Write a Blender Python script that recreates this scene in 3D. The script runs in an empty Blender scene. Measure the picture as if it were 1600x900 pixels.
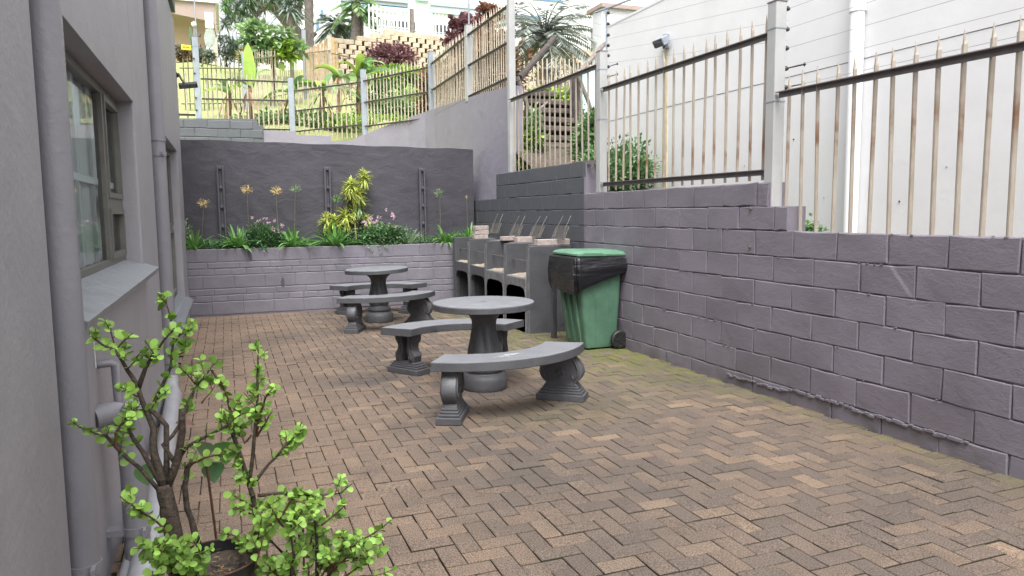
import bpy, bmesh, math, random
from mathutils import Vector, Matrix, Quaternion
rnd = random.Random(7)
S = bpy.context.scene
C = bpy.data.collections.new('yard'); S.collection.children.link(C)

# ------------------------------------------------------------------ camera
F = 1152.6; CX, CY, EYE = 800.0, 450.0, 1.444          # focal length in photo pixels, eye height in metres
ROT = Matrix(((0.93286129, 0.04648901, -0.35722344), (-0.36007841, 0.09102653, -0.92847063), (-0.01064687, 0.99476276, 0.10165482)))
cd = bpy.data.cameras.new('camera'); cam = bpy.data.objects.new('camera', cd); C.objects.link(cam)
cam.matrix_world = Matrix.Translation((0, 0, EYE)) @ ROT.to_4x4()
cd.sensor_width = 36; cd.lens = F / 1600 * 36; cd.clip_start = .05; cd.clip_end = 600
S.camera = cam
# ------------------------------------------------------------------ world, sun, exposure (bright overcast day)
W = bpy.data.worlds.new('World'); S.world = W; W.use_nodes = True
nt = W.node_tree; bg = nt.nodes['Background']
sky = nt.nodes.new('ShaderNodeTexSky'); sky.sky_type = 'NISHITA'; sky.sun_disc = False
SUN_EL, SUN_AZ = math.radians(62), math.radians(199)     # azimuth clockwise from +Y: behind the camera, to its right
sky.sun_elevation = SUN_EL; sky.sun_rotation = SUN_AZ; sky.air_density = 1.0; sky.dust_density = 6.0; sky.ozone_density = 1.0
hs = nt.nodes.new('ShaderNodeHueSaturation'); hs.inputs['Saturation'].default_value = .12
nt.links.new(sky.outputs[0], hs.inputs['Color']); nt.links.new(hs.outputs[0], bg.inputs[0]); bg.inputs[1].default_value = .15
sl = bpy.data.lights.new('sun', 'SUN'); sl.energy = .8; sl.angle = math.radians(28); sl.color = (1, .975, .93)
so = bpy.data.objects.new('sun', sl); C.objects.link(so)
sd = Vector((math.sin(SUN_AZ) * math.cos(SUN_EL), math.cos(SUN_AZ) * math.cos(SUN_EL), math.sin(SUN_EL)))
so.rotation_euler = sd.to_track_quat('Z', 'Y').to_euler()
S.view_settings.view_transform = 'Standard'; S.view_settings.look = 'None'; S.view_settings.exposure = 1.5; S.view_settings.gamma = 1.0
S.render.engine = 'CYCLES'; S.render.resolution_x = 1024; S.render.resolution_y = 576

# ------------------------------------------------------------------ helpers
def ray(x, y): return ROT @ Vector((x - CX, -(y - CY), -F))
def at(x, y, Y): r = ray(x, y); return Vector((0, 0, EYE)) + r * (Y / r.y)
def atx(x, y, X): r = ray(x, y); return Vector((0, 0, EYE)) + r * (X / r.x)
def tag(o, label=None, cat=None, group=None, kind=None):
    if label: o['label'] = label
    if cat: o['category'] = cat
    if group: o['group'] = group
    if kind: o['kind'] = kind
    return o
def thing(name, label, cat, loc=(0, 0, 0), group=None, rz=0):
    o = bpy.data.objects.new(name, None); C.objects.link(o); o.location = loc; o.rotation_euler = (0, 0, rz)
    o.empty_display_size = .1
    return tag(o, label, cat, group)
class MB:
    def __init__(s): s.v = []; s.f = []
    def add(s, vs, fs):
        n = len(s.v); s.v += [tuple(v) for v in vs]; s.f += [tuple(i + n for i in f) for f in fs]; return s
    def box(s, x0, y0, z0, x1, y1, z1):
        return s.add([(x0,y0,z0),(x1,y0,z0),(x1,y1,z0),(x0,y1,z0),(x0,y0,z1),(x1,y0,z1),(x1,y1,z1),(x0,y1,z1)],
                     [(0,3,2,1),(4,5,6,7),(0,1,5,4),(1,2,6,5),(2,3,7,6),(3,0,4,7)])
    def bar(s, a, b, w, h, up=(0,0,1)):
        a, b = Vector(a), Vector(b); d = (b - a).normalized(); u = Vector(up)
        x = d.cross(u).normalized() * w / 2; y = x.cross(d).normalized() * h / 2
        vs = [p + q for p in (a, b) for q in (-x - y, x - y, x + y, -x + y)]
        return s.add(vs, [(0,1,2,3),(7,6,5,4),(0,4,5,1),(1,5,6,2),(2,6,7,3),(3,7,4,0)])
    def tube(s, pts, rad, n=8, cap=True):
        pts = [Vector(p) for p in pts]; rs = rad if isinstance(rad, (list, tuple)) else [rad] * len(pts)
        rings = []; x = None
        for i, p in enumerate(pts):
            d = (pts[min(i + 1, len(pts) - 1)] - pts[max(i - 1, 0)]).normalized()
            if x is None: x = d.orthogonal().normalized()
            x = (x - d * x.dot(d)); x = x.normalized() if x.length > 1e-5 else d.orthogonal().normalized()
            y = d.cross(x)
            rings.append([p + (x * math.cos(2*math.pi*k/n) + y * math.sin(2*math.pi*k/n)) * rs[i] for k in range(n)])
        vs = [v for r in rings for v in r]; fs = []
        for i in range(len(pts) - 1):
            for k in range(n):
                fs.append((i*n + k, i*n + (k+1) % n, (i+1)*n + (k+1) % n, (i+1)*n + k))
        if cap: fs += [tuple(range(n))[::-1], tuple((len(pts)-1)*n + k for k in range(n))]
        return s.add(vs, fs)
    def lathe(s, prof, n=24, c=(0,0,0), mod=None):
        vs = []
        for i, (r, z) in enumerate(prof):
            for k in range(n):
                a = 2*math.pi*k/n; rr = r * (mod(a, z) if mod else 1)
                vs.append((c[0] + rr*math.cos(a), c[1] + rr*math.sin(a), c[2] + z))
        fs = [(i*n + k, i*n + (k+1) % n, (i+1)*n + (k+1) % n, (i+1)*n + k) for i in range(len(prof)-1) for k in range(n)]
        if prof[0][0] > 1e-4: fs.append(tuple(range(n))[::-1])
        if prof[-1][0] > 1e-4: fs.append(tuple((len(prof)-1)*n + k for k in range(n)))
        return s.add(vs, fs)
    def prism(s, poly, d0, d1, mp):
        """poly of (u,w), extruded d0..d1, mapped by mp(u,w,d)"""
        n = len(poly); vs = [mp(u, w, d) for d in (d0, d1) for u, w in poly]
        return s.add(vs, [tuple(range(n))[::-1], tuple(range(n, 2*n))] + [(k, (k+1) % n, n + (k+1) % n, n + k) for k in range(n)])
    def mesh(s, name, m, smooth=False):
        me = bpy.data.meshes.new(name); me.from_pydata(s.v, [], s.f); me.update()
        bm = bmesh.new(); bm.from_mesh(me); bmesh.ops.recalc_face_normals(bm, faces=bm.faces); bm.to_mesh(me); bm.free()
        if smooth:
            for p in me.polygons: p.use_smooth = True
            if smooth != 'all': me.set_sharp_from_angle(angle=math.radians(22 if smooth == 'flatcap' else 38))
        if m: me.materials.append(m)
        return me
    def build(s, name, m, parent=None, smooth=False, loc=None, label=None, kind=None):
        o = bpy.data.objects.new(name, s.mesh(name, m, smooth)); C.objects.link(o); o.parent = parent
        if loc: o.location = loc
        if label: o['label'] = label
        if kind: o['kind'] = kind
        return o
def inst(name, me, parent, loc=(0,0,0), rot=None, scale=None):
    o = bpy.data.objects.new(name, me); C.objects.link(o); o.parent = parent; o.location = loc
    if rot is not None:
        if isinstance(rot, Quaternion): o.rotation_mode = 'QUATERNION'; o.rotation_quaternion = rot
        else: o.rotation_euler = rot
    if scale: o.scale = scale
    return o
def bevel(o, w=.006, seg=2):
    me = o.data; bm = bmesh.new(); bm.from_mesh(me)
    es = [e for e in bm.edges if len(e.link_faces) == 2 and e.calc_face_angle(0) > .6]
    bmesh.ops.bevel(bm, geom=es, offset=w, segments=seg, affect='EDGES', profile=.5); bm.to_mesh(me); bm.free(); return o

# ------------------------------------------------------------------ materials
def mat(name, col, rough=.7, var=.12, scale=6, bump=.0, bscale=60, spec=.5, col2=None, metal=0, objvar=0, coat=0, trans=0, fine=0, stretch=None, wave=0, wscale=5):
    m = bpy.data.materials.new(name); m.use_nodes = True; t = m.node_tree; n = t.nodes; L = t.links
    b = n['Principled BSDF']; b.inputs['Roughness'].default_value = rough; b.inputs['Metallic'].default_value = metal
    b.inputs['Specular IOR Level'].default_value = spec
    if coat: b.inputs['Coat Weight'].default_value = coat; b.inputs['Coat Roughness'].default_value = .3
    g = n.new('ShaderNodeNewGeometry'); vec = g.outputs['Position']
    if stretch:
        mp = n.new('ShaderNodeMapping'); mp.inputs['Scale'].default_value = stretch; L.new(vec, mp.inputs[0]); vec = mp.outputs[0]
    if max(col) < .72: col = [c * .9 for c in col]; col2 = [c * .9 for c in col2] if col2 else None
    c1 = tuple(col) + (1,); c2 = tuple(col2 if col2 else [c * (1 - var * 2) for c in col]) + (1,)
    nz = n.new('ShaderNodeTexNoise'); nz.inputs['Scale'].default_value = scale; nz.inputs['Detail'].default_value = 6; nz.inputs['Roughness'].default_value = .65
    L.new(vec, nz.inputs['Vector'])
    rp = n.new('ShaderNodeMapRange'); rp.inputs[1].default_value = .35; rp.inputs[2].default_value = .68; L.new(nz.outputs[0], rp.inputs[0])
    mx = n.new('ShaderNodeMix'); mx.data_type = 'RGBA'; mx.inputs[6].default_value = c1; mx.inputs[7].default_value = c2; L.new(rp.outputs[0], mx.inputs[0])
    out = mx.outputs[2]
    def mul(out, val_socket, lo, hi):
        r = n.new('ShaderNodeMapRange'); r.inputs[3].default_value = lo; r.inputs[4].default_value = hi; L.new(val_socket, r.inputs[0])
        x = n.new('ShaderNodeMix'); x.data_type = 'RGBA'; x.blend_type = 'MULTIPLY'; x.inputs[0].default_value = 1
        L.new(out, x.inputs[6]); L.new(r.outputs[0], x.inputs[7]); return x.outputs[2]
    if objvar:
        oi = n.new('ShaderNodeObjectInfo'); ad = n.new('ShaderNodeMath'); ad.operation = 'ADD'; L.new(oi.outputs['Random'], ad.inputs[0]); L.new(g.outputs['Random Per Island'], ad.inputs[1])
        fr = n.new('ShaderNodeMath'); fr.operation = 'FRACT'; L.new(ad.outputs[0], fr.inputs[0]); out = mul(out, fr.outputs[0], 1 - objvar, 1 + objvar)
    if fine:
        nf = n.new('ShaderNodeTexNoise'); nf.inputs['Scale'].default_value = 180; nf.inputs['Detail'].default_value = 3; L.new(g.outputs['Position'], nf.inputs['Vector'])
        out = mul(out, nf.outputs[0], 1 - fine * 2, 1 + fine * 2)
    L.new(out, b.inputs['Base Color'])
    if bump:
        nb = n.new('ShaderNodeTexNoise'); nb.inputs['Scale'].default_value = bscale; nb.inputs['Detail'].default_value = 5; nb.inputs['Roughness'].default_value = .6
        L.new(vec, nb.inputs['Vector']); h = nb.outputs[0]
        if wave:
            n2 = n.new('ShaderNodeTexNoise'); n2.inputs['Scale'].default_value = wscale; n2.inputs['Detail'].default_value = 3; n2.inputs['Distortion'].default_value = .6; L.new(vec, n2.inputs['Vector'])
            ma = n.new('ShaderNodeMath'); ma.operation = 'MULTIPLY_ADD'; L.new(n2.outputs[0], ma.inputs[0]); ma.inputs[1].default_value = wave; L.new(h, ma.inputs[2]); h = ma.outputs[0]
        bp = n.new('ShaderNodeBump'); bp.inputs['Strength'].default_value = bump; bp.inputs['Distance'].default_value = .01; L.new(h, bp.inputs['Height']); L.new(bp.outputs[0], b.inputs['Normal'])
    if trans:
        b.inputs['Subsurface Weight'].default_value = 0
        tr = n.new('ShaderNodeBsdfTranslucent'); ms = n.new('ShaderNodeMixShader'); ms.inputs[0].default_value = trans
        L.new(out, tr.inputs[0]); L.new(b.outputs[0], ms.inputs[1]); L.new(tr.outputs[0], ms.inputs[2])
        L.new(ms.outputs[0], n['Material Output'].inputs[0])
    m['col'] = 1
    return m
M = {}
PUR = (.215, .190, .225)
M['house'] = mat('house_paint', (.345, .333, .360), .55, .06, 2.5, .25, 45, .4, wave=2, wscale=6)
M['pipe'] = mat('pipe_paint', (.245, .24, .265), .38, .05, 5, .25, 40, .5)
M['pipe2'] = mat('pale_pipe_paint', (.37, .37, .40), .38, .08, 8, .1, 60, .5)
M['sill'] = mat('sill_paint', (.22, .235, .262), .4, .1, 9, .25, 25, .5, wave=3, wscale=10)
M['frame'] = mat('window_frame_metal', (.16, .155, .14), .45, .1, 12, .05, 80)
M['blind'] = mat('blind_fabric', (.93, .95, .95), .8, .02, 5, trans=.45)
M['render'] = mat('dark_render_paint', (.068, .065, .078), .5, .12, 1.6, .32, 22, .4, wave=3.5, wscale=3.5, stretch=(1, 1, 1.6))
M['smooth'] = mat('lavender_render_paint', (.265, .25, .30), .6, .06, 2, .35, 25, .3, wave=3, wscale=4)
M['slate'] = mat('slate_grey_block_paint', (.115, .122, .14), .5, .08, 3, .35, 40, .4, objvar=.05)
M['post'] = mat('precast_post_paint', (.088, .086, .10), .5, .08, 8, .3, 40, .4)
M['dark'] = mat('charcoal_paint', (.078, .079, .088), .42, .12, 4, .35, 40, .5, wave=2, wscale=8)
M['darkedge'] = mat('charcoal_paint_worn', (.21, .215, .22), .5, .25, 14, .4, 40, .5)
M['ash'] = mat('ash_and_grit', (.40, .34, .28), .9, .25, 20, .8, 60, .2)
M['soot'] = mat('sooty_cement', (.22, .215, .20), .8, .3, 5, .4, 30, .2, stretch=(1, 1, .4))
M['top'] = mat('worn_skylit_top_paint', (.185, .192, .212), .5, .16, 7, .2, 70, .6, fine=.10, col2=(.145, .15, .165))  # weathered paint made paler to carry sky light on upward faces
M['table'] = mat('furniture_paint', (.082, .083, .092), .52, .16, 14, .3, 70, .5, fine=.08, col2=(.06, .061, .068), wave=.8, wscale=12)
M['pan'] = mat('loose_brick', (.47, .40, .37), .9, .2, 20, .6, 60, .2)
M['wire'] = mat('grill_wire', (.30, .275, .25), .5, .3, 60, metal=.6)
M['bin'] = mat('green_bin_plastic', (.095, .20, .135), .45, .16, 7, .1, 90, .5)
M['bin2'] = mat('green_lid_plastic', (.115, .245, .16), .5, .16, 9, .1, 90, .5)
M['bag'] = mat('black_bin_bag', (.012, .012, .015), .22, .1, 8, 1.0, 12, .6, wave=2, wscale=5, stretch=(.6, .6, 2.6))
M['rubber'] = mat('black_rubber', (.02, .02, .021), .55, .2, 20)
M['black'] = mat('black_plastic', (.02, .02, .022), .45, .1, 20)
M['soil'] = mat('soil', (.15, .125, .105), .95, .3, 18, 1, 50, .1)
M['white'] = mat('white_wall_paint', (.715, .715, .72), .6, .05, 1.2, .12, 30, .3, wave=2.5, wscale=3)
M['wpipe'] = mat('white_pipe_plastic', (.86, .87, .89), .35, .01, 4)
M['galv'] = mat('galvanised_steel', (.34, .38, .43), .5, .10, 6, .05, 80, .4)
M['fpost'] = mat('cream_and_grey_post', (.43, .435, .43), .5, .08, 3, .05, 80, .4)
M['rail'] = mat('fence_rail_paint', (.20, .18, .185), .5, .12, 14, .1, 60)
M['pale'] = mat('weathered_paling_paint', (.40, .355, .295), .55, .16, 5, .1, 60, col2=(.30, .25, .20), stretch=(6, 6, 1))
M['cream'] = mat('cream_paling_paint', (.56, .49, .38), .55, .14, 9, .1, 60)
M['insul'] = mat('insulator_plastic', (.03, .03, .035), .4, .1, 30)
M['ewire'] = mat('fence_wire', (.38, .38, .40), .4, .1, 30, metal=.6)
M['bark'] = mat('grey_brown_bark', (.115, .09, .072), .85, .3, 60, .8, 90, .2)
M['twig'] = mat('red_brown_twig', (.14, .07, .045), .7, .2, 40, .3, 90, .3)
M['succ'] = mat('succulent_leaf', (.33, .56, .13), .5, .2, 30, objvar=.4, trans=.38, col2=(.36, .58, .10))
M['aga'] = mat('strap_leaf', (.15, .34, .09), .45, .2, 8, objvar=.35, trans=.3, col2=(.17, .36, .08))
M['aga2'] = mat('pale_strap_leaf', (.27, .40, .20), .5, .2, 8, objvar=.3, trans=.3)
M['song'] = mat('yellow_striped_leaf', (.70, .71, .20), .5, .1, 40, objvar=.3, trans=.35, col2=(.34, .48, .08))
M['vinca'] = mat('small_dark_leaf', (.15, .32, .13), .45, .2, 10, objvar=.4, trans=.2)
M['pink'] = mat('pink_petal', (.80, .58, .70), .6, .15, 40, objvar=.15, trans=.3)
M['seed'] = mat('dry_seed_head', (.72, .56, .26), .8, .2, 40, objvar=.2)
M['stalk'] = mat('flower_stalk', (.20, .20, .11), .6, .2, 40)
M['grass'] = mat('hill_grass', (.24, .31, .12), .95, .2, 2.2, .8, 18, .1, col2=(.36, .36, .17), fine=.15)
M['leafA'] = mat('bright_green_foliage', (.36, .54, .24), .5, .2, 3, objvar=.4, trans=.35)
M['leafB'] = mat('mid_green_foliage', (.18, .34, .13), .5, .2, 3, objvar=.45, trans=.3)
M['leafC'] = mat('dark_grey_green_foliage', (.25, .32, .27), .55, .2, 3, objvar=.45, trans=.2)  # colour paled to stand in for sky glare veiling the far plants
M['leafD'] = mat('lime_foliage', (.42, .62, .10), .5, .2, 3, objvar=.35, trans=.4)
M['leafP'] = mat('palm_frond', (.36, .40, .36), .5, .2, 3, objvar=.35, trans=.25)
M['red'] = mat('dark_red_foliage', (.34, .17, .19), .5, .3, 5, objvar=.5, trans=.2)
M['copper'] = mat('copper_foliage', (.42, .21, .15), .5, .3, 5, objvar=.5, trans=.25)
M['thatch'] = mat('dry_brown_leaves', (.36, .23, .12), .8, .35, 8, objvar=.55, trans=.15)
M['wood'] = mat('weathered_timber', (.27, .235, .21), .8, .25, 12, .4, 60, .2)
M['wooddk'] = mat('gap_shade_dark_timber', (.10, .085, .08), .8, .25, 12, .4, 60, .2)
M['reed'] = mat('tan_boards', (.50, .34, .19), .8, .2, 8, .4, 40, .2, objvar=.2)
M['sand'] = mat('sandstone_block', (.60, .50, .38), .85, .12, 6, .5, 40, .2, objvar=.12)
M['hole'] = mat('planter_pocket_soil', (.07, .055, .045), .95, .2, 8)
M['beige'] = mat('beige_plaster', (.66, .50, .39), .7, .05, 2, .1, 40, .3)
M['beige2'] = mat('taupe_plaster', (.42, .33, .29), .7, .05, 2, .1, 40, .3)
M['wbuild'] = mat('white_plaster', (.80, .81, .82), .6, .02, 1, .05, 30, .3)
M['blue'] = mat('blue_glass_band', (.18, .34, .52), .3, .2, 2)
M['cyan'] = mat('pale_blue_paint', (.50, .76, .80), .6, .04, 2)
M['wglass'] = mat('far_window_glass', (.12, .12, .13), .3, .3, 3)
M['yellow'] = mat('yellow_sign_paint', (.85, .72, .03), .5, .02, 4)
M['steps'] = mat('stair_timber', (.17, .142, .122), .85, .3, 9, .5, 40, .2)
M['stripe'] = mat('grey_plaster_band', (.42, .46, .49), .6, .06, 2)
def glass(name, tint=(.9, .97, .95)):
    m = bpy.data.materials.new(name); m.use_nodes = True; t = m.node_tree; n = t.nodes; L = t.links
    n.remove(n['Principled BSDF']); tr = n.new('ShaderNodeBsdfTransparent'); tr.inputs[0].default_value = tint + (1,)
    gl = n.new('ShaderNodeBsdfGlossy'); gl.inputs['Roughness'].default_value = .02
    lw = n.new('ShaderNodeFresnel'); lw.inputs[0].default_value = 1.25; ms = n.new('ShaderNodeMixShader')
    L.new(lw.outputs[0], ms.inputs[0]); L.new(tr.outputs[0], ms.inputs[1]); L.new(gl.outputs[0], ms.inputs[2]); L.new(ms.outputs[0], n['Material Output'].inputs[0]); return m
M['glass'] = glass('window_glass')
def rusty(m, z0, z1):
    t = m.node_tree; n = t.nodes; L = t.links; b = n['Principled BSDF']; src = b.inputs['Base Color'].links[0].from_socket
    g = n.new('ShaderNodeNewGeometry'); sx = n.new('ShaderNodeSeparateXYZ'); L.new(g.outputs['Position'], sx.inputs[0])
    nz = n.new('ShaderNodeTexNoise'); nz.inputs['Scale'].default_value = 7; nz.inputs['Detail'].default_value = 5; L.new(g.outputs['Position'], nz.inputs['Vector'])
    a = n.new('ShaderNodeMath'); a.operation = 'SUBTRACT'; L.new(sx.outputs[2], a.inputs[0]); a.inputs[1].default_value = (z0 + z1) / 2
    c = n.new('ShaderNodeMath'); c.operation = 'ABSOLUTE'; L.new(a.outputs[0], c.inputs[0])
    r = n.new('ShaderNodeMapRange'); r.inputs[1].default_value = (z1 - z0) / 2; r.inputs[2].default_value = 0; L.new(c.outputs[0], r.inputs[0])
    q = n.new('ShaderNodeMapRange'); q.inputs[1].default_value = .42; q.inputs[2].default_value = .6; L.new(nz.outputs[0], q.inputs[0])
    k = n.new('ShaderNodeMath'); k.operation = 'MULTIPLY'; L.new(r.outputs[0], k.inputs[0]); L.new(q.outputs[0], k.inputs[1])
    mx = n.new('ShaderNodeMix'); mx.data_type = 'RGBA'; L.new(k.outputs[0], mx.inputs[0]); L.new(src, mx.inputs[6]); mx.inputs[7].default_value = (.16, .075, .035, 1); L.new(mx.outputs[2], b.inputs['Base Color'])
rusty(M['pale'], 1.72, 2.16)
M['wornwhite'] = mat('worn_pale_patch', (.42, .42, .42), .7, .2, 30, .3, 60)
def emit(name, c, s):
    m = bpy.data.materials.new(name); m.use_nodes = True; b = m.node_tree.nodes['Principled BSDF']; b.inputs['Base Color'].default_value = c + (1,)
    b.inputs['Roughness'].default_value = .3; return m
M['globe'] = emit('white_globe', (.85, .85, .82), 0)

# block wall paint: lavender over most of the wall, slate-charcoal behind the braai (a real paint line)
def blockpaint():
    m = mat('block_wall_paint', (.218, .197, .234), .46, .13, 1.5, .28, 70, .5, objvar=.06, wave=1.2, wscale=14, stretch=(1, 1, 1.8))
    t = m.node_tree; n = t.nodes; L = t.links; b = n['Principled BSDF']
    src = b.inputs['Base Color'].links[0].from_socket
    g = n.new('ShaderNodeNewGeometry'); sx = n.new('ShaderNodeSeparateXYZ'); L.new(g.outputs['Position'], sx.inputs[0])
    gt = n.new('ShaderNodeMath'); gt.operation = 'GREATER_THAN'; gt.inputs[1].default_value = 7.73; L.new(sx.outputs[1], gt.inputs[0])
    mx = n.new('ShaderNodeMix'); mx.data_type = 'RGBA'; L.new(gt.outputs[0], mx.inputs[0]); L.new(src, mx.inputs[6]); mx.inputs[7].default_value = (.078, .082, .095, 1)
    # pale scuff streak and a grubby foot to the wall
    def M_(op, x, y):
        k = n.new('ShaderNodeMath'); k.operation = op
        for i, s_ in enumerate((x, y)):
            if isinstance(s_, (int, float)): k.inputs[i].default_value = s_
            else: L.new(s_, k.inputs[i])
        return k.outputs[0]
    ya, za, yb, zb = 3.484, 1.115, 3.253, 0.856; ln = math.hypot(yb - ya, zb - za); ny, nz_ = -(zb - za) / ln, (yb - ya) / ln
    d_ = M_('ABSOLUTE', M_('ADD', M_('MULTIPLY', M_('SUBTRACT', sx.outputs[1], ya), ny), M_('MULTIPLY', M_('SUBTRACT', sx.outputs[2], za), nz_)), 0)
    al = M_('ADD', M_('MULTIPLY', M_('SUBTRACT', sx.outputs[1], ya), (yb - ya) / ln), M_('MULTIPLY', M_('SUBTRACT', sx.outputs[2], za), (zb - za) / ln))
    def R_(s_, a_, b_, lo=0, hi=1):
        k = n.new('ShaderNodeMapRange'); k.inputs[1].default_value = a_; k.inputs[2].default_value = b_; k.inputs[3].default_value = lo; k.inputs[4].default_value = hi; L.new(s_, k.inputs[0]); return k.outputs[0]
    f_ = M_('MULTIPLY', M_('MULTIPLY', R_(d_, .02, .0), R_(al, -.03, .04)), R_(al, ln, ln - .12)); f_ = M_('MULTIPLY', f_, .45)
    m2 = n.new('ShaderNodeMix'); m2.data_type = 'RGBA'; L.new(f_, m2.inputs[0]); L.new(mx.outputs[2], m2.inputs[6]); m2.inputs[7].default_value = (.42, .40, .44, 1)
    nn = n.new('ShaderNodeTexNoise'); nn.inputs['Scale'].default_value = 5; nn.inputs['Detail'].default_value = 6; L.new(g.outputs['Position'], nn.inputs['Vector'])
    f3 = M_('MULTIPLY', R_(sx.outputs[2], .30, .0), R_(nn.outputs[0], .42, .62)); m3 = n.new('ShaderNodeMix'); m3.data_type = 'RGBA'; L.new(M_('MULTIPLY', f3, .55), m3.inputs[0]); L.new(m2.outputs[2], m3.inputs[6]); m3.inputs[7].default_value = (.10, .088, .08, 1)
    L.new(m3.outputs[2], b.inputs['Base Color']); return m
M['block'] = blockpaint()
M['brick'] = mat('planter_brick_paint', (.205, .192, .225), .5, .10, 2.2, .28, 40, .4, objvar=.04, wave=1.5, wscale=10)

# pavers: buff and grey-brown bricks with grit, moss near the bin and along the wall, grey stains, painted shade by the benches
def pavermat():
    m = bpy.data.materials.new('paver_brick'); m.use_nodes = True; t = m.node_tree; n = t.nodes; L = t.links; b = n['Principled BSDF']
    b.inputs['Roughness'].default_value = .85; b.inputs['Specular IOR Level'].default_value = .3
    g = n.new('ShaderNodeNewGeometry'); oi = n.new('ShaderNodeObjectInfo')
    ad = n.new('ShaderNodeMath'); ad.operation = 'ADD'; L.new(oi.outputs['Random'], ad.inputs[0]); L.new(g.outputs['Random Per Island'], ad.inputs[1])
    fr = n.new('ShaderNodeMath'); fr.operation = 'FRACT'; L.new(ad.outputs[0], fr.inputs[0])
    cr = n.new('ShaderNodeValToRGB'); L.new(fr.outputs[0], cr.inputs[0]); e = cr.color_ramp.elements
    e[0].position = 0; e[0].color = (.090, .070, .058, 1); e[1].position = 1; e[1].color = (.175, .128, .092, 1)
    for p, c in ((.25, (.097, .076, .063, 1)), (.5, (.110, .084, .068, 1)), (.75, (.124, .091, .070, 1)), (.9, (.140, .101, .074, 1)), (.96, (.152, .112, .082, 1))):
        q = e.new(p); q.color = c
    pos = g.outputs['Position']; sx = n.new('ShaderNodeSeparateXYZ'); L.new(pos, sx.inputs[0])
    def noise(sc, det=4, dist=0):
        z = n.new('ShaderNodeTexNoise'); z.inputs['Scale'].default_value = sc; z.inputs['Detail'].default_value = det; z.inputs['Distortion'].default_value = dist; L.new(pos, z.inputs['Vector']); return z.outputs[0]
    def mr(sock, a, b_, lo=0, hi=1):
        r = n.new('ShaderNodeMapRange'); r.inputs[1].default_value = a; r.inputs[2].default_value = b_; r.inputs[3].default_value = lo; r.inputs[4].default_value = hi; L.new(sock, r.inputs[0]); return r.outputs[0]
    def ml(a, b_, op='MULTIPLY'):
        x = n.new('ShaderNodeMath'); x.operation = op
        for i, s_ in enumerate((a, b_)):
            if isinstance(s_, (int, float)): x.inputs[i].default_value = s_
            else: L.new(s_, x.inputs[i])
        return x.outputs[0]
    def mix(fac, a, col, blend='MIX'):
        x = n.new('ShaderNodeMix'); x.data_type = 'RGBA'; x.blend_type = blend
        if isinstance(fac, (int, float)): x.inputs[0].default_value = fac
        else: L.new(fac, x.inputs[0])
        L.new(a, x.inputs[6])
        if isinstance(col, tuple): x.inputs[7].default_value = col + (1,)
        else: L.new(col, x.inputs[7])
        return x.outputs[2]
    out = cr.outputs[0]
    # sunlight painted in as a warmer, lighter strip beside the house, greyer worn middle
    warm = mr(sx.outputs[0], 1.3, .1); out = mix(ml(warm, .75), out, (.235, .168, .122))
    out = mix(ml(mr(noise(.9, 5, .5), .48, .68), .6), out, (.070, .059, .052))
    out = mix(ml(mr(noise(3.5, 5, .3), .5, .72), .4), out, (.058, .048, .043))
    # grit speckle
    sp = mr(noise(170, 4), .36, .64, .45, 1.6); out = mix(1.0, out, sp, 'MULTIPLY')
    # moss: along the right wall from the bin forward, and behind the near table
    mo = ml(mr(sx.outputs[0], 2.3, 3.7), mr(sx.outputs[1], 4.3, 6.4)); mo = ml(mo, mr(noise(6.5, 8, .6), .43, .54))
    fo = ml(mr(sx.outputs[0], 3.55, 3.85), mr(noise(9, 4), .42, .6)); fo = ml(fo, mr(sx.outputs[1], 1.5, 3.5, .35, .8))
    out = mix(ml(mo, .7), out, (.10, .122, .018)); out = mix(ml(fo, .7), out, (.13, .125, .05))
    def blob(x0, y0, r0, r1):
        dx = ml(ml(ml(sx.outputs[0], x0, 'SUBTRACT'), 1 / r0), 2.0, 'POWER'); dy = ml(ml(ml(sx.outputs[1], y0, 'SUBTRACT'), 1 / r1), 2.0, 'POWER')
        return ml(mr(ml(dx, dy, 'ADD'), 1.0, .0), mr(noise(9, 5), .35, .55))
    # bench and table shade painted on as dark patches, one mossy
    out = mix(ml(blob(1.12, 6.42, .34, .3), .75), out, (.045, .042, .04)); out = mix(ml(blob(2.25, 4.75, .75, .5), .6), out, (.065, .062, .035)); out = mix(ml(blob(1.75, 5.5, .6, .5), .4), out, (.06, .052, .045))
    L.new(out, b.inputs['Base Color'])
    bp = n.new('ShaderNodeBump'); bp.inputs['Strength'].default_value = .8; bp.inputs['Distance'].default_value = .006; L.new(ml(noise(120, 4), noise(14, 3), 'ADD'), bp.inputs['Height']); L.new(bp.outputs[0], b.inputs['Normal'])
    return m
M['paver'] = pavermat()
M['joint'] = mat('joint_sand', (.060, .050, .042), .95, .3, 12, .5, 60, .1, col2=(.042, .042, .022))
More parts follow.
